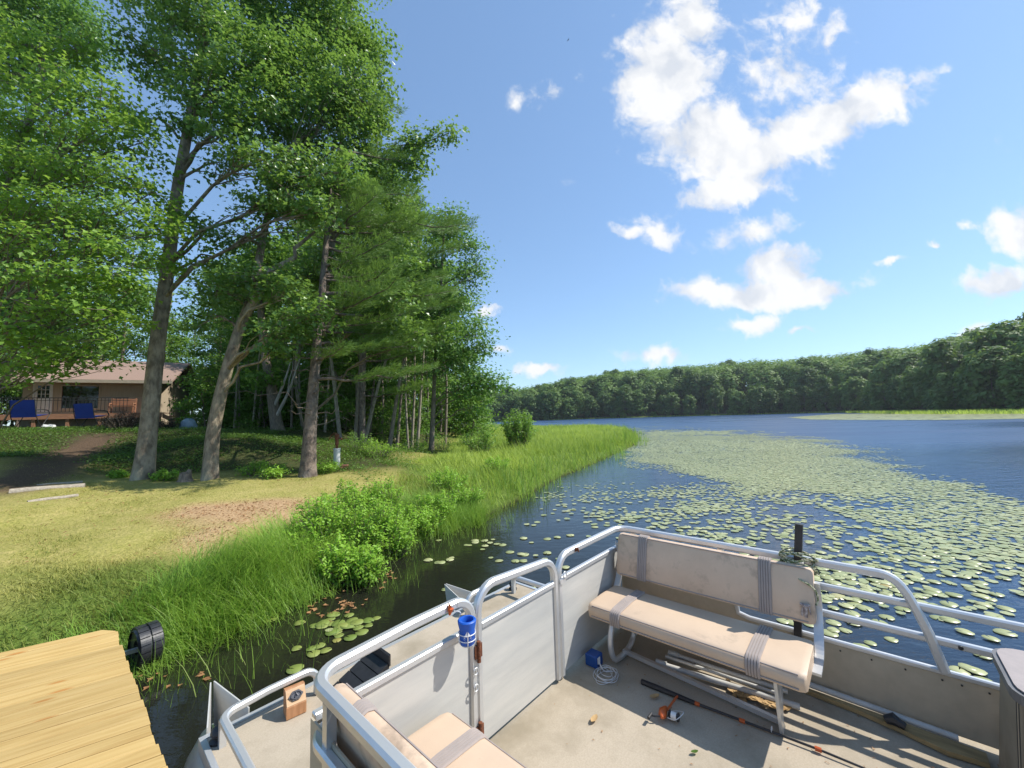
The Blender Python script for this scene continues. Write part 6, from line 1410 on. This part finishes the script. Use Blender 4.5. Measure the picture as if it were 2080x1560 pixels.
# fishing rod with orange reel
fr = boat_thing('fishing_rod', 'black fishing rod with an orange spinning reel lying on the deck before the bench', 'fishing rod', 2.24, .6, DK)
h0, h1, h2, tip = onZ(1303,1384,.515), onZ(1412,1428,.515), onZ(1662,1522,.515), onZ(1790,1575,.512)
g = MB(); P = [h0, h0*.7+h1*.3, h0*.35+h1*.65, h1]; g.tube(P, [.0135,.0145,.0125,.010], 8); g.build('handle', M_black, fr, True)
g = MB(); g.tube([h1, (h1+h2)/2, h2, tip], [.0065,.0055,.005,.004], 6); g.build('blank', M_black, fr, True)
dR = (h2-h1)/np.linalg.norm(h2-h1)
for q in (h1+dR*.01, (h1*.58+h2*.42), h2):
    g = MB(); g.tube([q-dR*.012, q+dR*.012], .0095, 8); g.build('band', M_orange, fr)
g = MB(); q = h1*.34+h2*.66; g.tube([q+np.array([.012*cos(x),0,.012+.012*sin(x)]) for x in np.linspace(0,2*pi,9,endpoint=False)],.0016,5,closed=True,up=(0,1,0)); g.build('guide', M_wire, fr)
rc = onZ(1352,1447,.53); stm = h0*.30+h1*.70; nA = (rc-stm); nA[2] = 0; nA /= np.linalg.norm(nA)
re = boat_thing('fishing_reel', 'orange spinning reel with a wire bail on the fishing rod', 'reel', rc[0], rc[1], DK+.01)
g = MB(); g.tube([stm-dR*.03, stm+dR*.03], .008, 6); g.tube(smooth_path([stm, stm+nA*.035+[0,0,.008], rc-nA*.02], 4), .0055, 7); g.build('stem', M_orange, re, True)
g = MB(); g.tube([rc-nA*.035-dR*.01, rc-dR*.012, rc+nA*.03-dR*.005, rc+nA*.045], [.009,.020,.018,.006], 12); g.build('housing', M_orange, re, True)
g = MB(); g.tube([rc+dR*.014, rc+dR*.02, rc+dR*.024, rc+dR*.055, rc+dR*.058, rc+dR*.064], [.014,.020,.015,.015,.020,.017], 14); g.build('spool', M_black, re, True)
g = MB(); g.tube([rc+dR*.027, rc+dR*.052], .0162, 14); g.build('line', M_white, re, True)
g = MB(); g.tube(smooth_path([rc+dR*.02+nA*.03, rc+dR*.06+nA*.038+[0,0,.01], rc+dR*.085+[0,0,.03], rc+dR*.06-nA*.034+[0,0,.01], rc+dR*.025-nA*.03],4), .0018, 5); g.build('bail', M_wire, re)
g = MB(); g.tube([rc+nA*.03, rc+nA*.055-dR*.03, rc+nA*.058-dR*.05], .004, 6); g.tube([rc+nA*.05-dR*.05, rc+nA*.085-dR*.05], .007, 8); g.build('crank', M_black, re)
# white pipes and boards under and beside the bench
def pipe(lab, p, q, r_, z=.0, name='pvc_pipe', m=M_pvc, grp=None, joint=False):
    p = np.array(p, float); q = np.array(q, float); t = boat_thing(name, lab, 'pipe' if 'pipe' in name else 'board', *(p+q)/2, grp)
    g = MB(); g.tube([p, q], r_, 10); g.build('tube', m, t, True)
    if joint: d = (q-p)/np.linalg.norm(q-p); g = MB(); g.tube([p-d*.02, p+d*.04], r_*1.5, 10); g.build('coupling', m, t, True)
pipe('white plastic pipe with a coupling under the bench, its far end in sunlight', onZ(1340,1348,.52), onZ(1625,1436,.52), .0145, joint=True)
pipe('white plastic pipe under the bench, nearest the side of the boat', onZ(1365,1328,.52), onZ(1600,1405,.52), .012, joint=True)
pipe('thin pale pipe under the bench, second from the side of the boat', onZ(1352,1333,.52), onZ(1590,1412,.52), .009)
pipe('long white pipe lying against the foot of the starboard side sheet', (2.695,.40,.535), onZ(1947,1500,.53), .0145)
pipe('short white rail piece lying under the bench beside the dead leaves', onZ(1428,1392,.508), onZ(1475,1414,.508), .008)
g = MB(); P = np.array([(2.668,.42,.505),(2.662,.30,.505),(2.655,.15,.505),(2.640,.0,.505),(2.620,-.14,.505),(2.625,-.262,.505)]); Wd = [.012,.016,.02,.035,.055,.04]
bo = boat_thing('paddle', 'weathered wooden paddle lying on the deck along the starboard side', 'paddle', 2.65, .1, DK); V = []; f = []
for (x, y, z), w_ in zip(P, Wd): V += [(x-w_,y,z),(x+w_*.7,y,z),(x+w_*.7,y,z+.02),(x-w_,y,z+.02)]
for i in range(5):
    for j in range(4): f.append((i*4+j,i*4+(j+1)%4,(i+1)*4+(j+1)%4,(i+1)*4+j))
f += [(3,2,1,0),(20,21,22,23)]; g.add(V, f); g.build('shaft_and_blade', M_oar, bo)
g = MB(); P = onZ(1815,1468,.54); g.tube([P+[0,.03,0], P+[.01,0,.012], P-[0,.04,0]], [.016,.026,.014], 8); o = g.build('frayed_tape', M_black, None, True, ); o.location = (0,0,0); o.rotation_euler = (0,0,BOAT_TH); tag(o, 'frayed black tape wound round the long white pipe', 'tape')
# dead leaves on the deck
def curled(px, py, lab, s_, m, rz):
    p = onZ(px, py, .505); g = MB(); n = 6; V = []; f = []
    for i in range(n+1):
        u = i/n*2-1; w_ = (1-u*u)**.7*.45+.02
        for v in (-1,0,1): V.append((u*s_, v*w_*s_, .006+.35*s_*u*u*.5+abs(v)*.25*s_*w_))
    for i in range(n):
        for j in range(2): f.append((i*3+j,i*3+j+1,i*3+4+j,i*3+3+j))
    g.add(V, f); o = g.build('dead_leaf', m, None, True); o.location = tuple(bw(*p)); o.rotation_euler = (0,0,rz); tag(o, lab, 'leaf')
curled(1207,1463,'curled tan leaf alone on the sunlit deck',.03,M_leafd,.9)
curled(1330,1417,'curled brown leaf on the shaded deck left of the orange reel',.03,M_leafd,.3)
curled(1411,1530,'small green leaf on the edge of the bench shadow',.018,M_cover,.2)
rl = np.random.default_rng(66)
for i in range(26):
    p = onZ(1480+rl.random()*130, 1400, .505); t = rl.random(); px = 1478+t*125; py = 1400+t*50+rl.normal()*7
    curled(px, py, 'crumpled tan leaf in the heap of dead leaves under the bench', .022+.022*rl.random(), M_leafd, rl.random()*6.3)
for o in SC.objects:
    if o.name.startswith('dead_leaf') and 'heap' in o.get('label',''): o['group'] = 'dead leaves heaped under the bench'
# needles and grit swept to the edges of the deck
P = np.column_stack([1.5+1.2*rl.random(260), -.4+1.8*rl.random(260)]); P = P[rl.random(260) < np.clip((P[:,0]-1.5)/1.0, .1, 1)]
C = np.array([bw(a_, b_, DK+.004) for a_, b_ in P]); tag(obj('deck_litter', leaf_mesh('deck_litter', C, np.array([0,0,1.])+rl.normal(size=C.shape)*.15, .014, M_brownleaf, rl, aspect=.3)), 'pine needles and specks scattered on the boat deck', 'litter', kind='stuff')

# the summer air over the lake
hz = bpy.data.materials.new('haze'); hz.use_nodes = True; ht = hz.node_tree; ht.nodes.remove(ht.nodes['Principled BSDF'])
pv = N(ht, 'ShaderNodeVolumePrincipled', inp={'Density': .0002, 'Anisotropy': .3}); pv.inputs['Color'].default_value = (.86,.93,1,1); ht.links.new(pv.outputs[0], ht.nodes['Material Output'].inputs['Volume'])
g = MB(); g.box((-1000,-800,-2.7),(1600,1600,52)); tag(g.build('haze', hz), 'thin pale haze over the lake and its shores', kind='stuff')

for o in SC.objects:
    if '_org' in o: del o['_org']
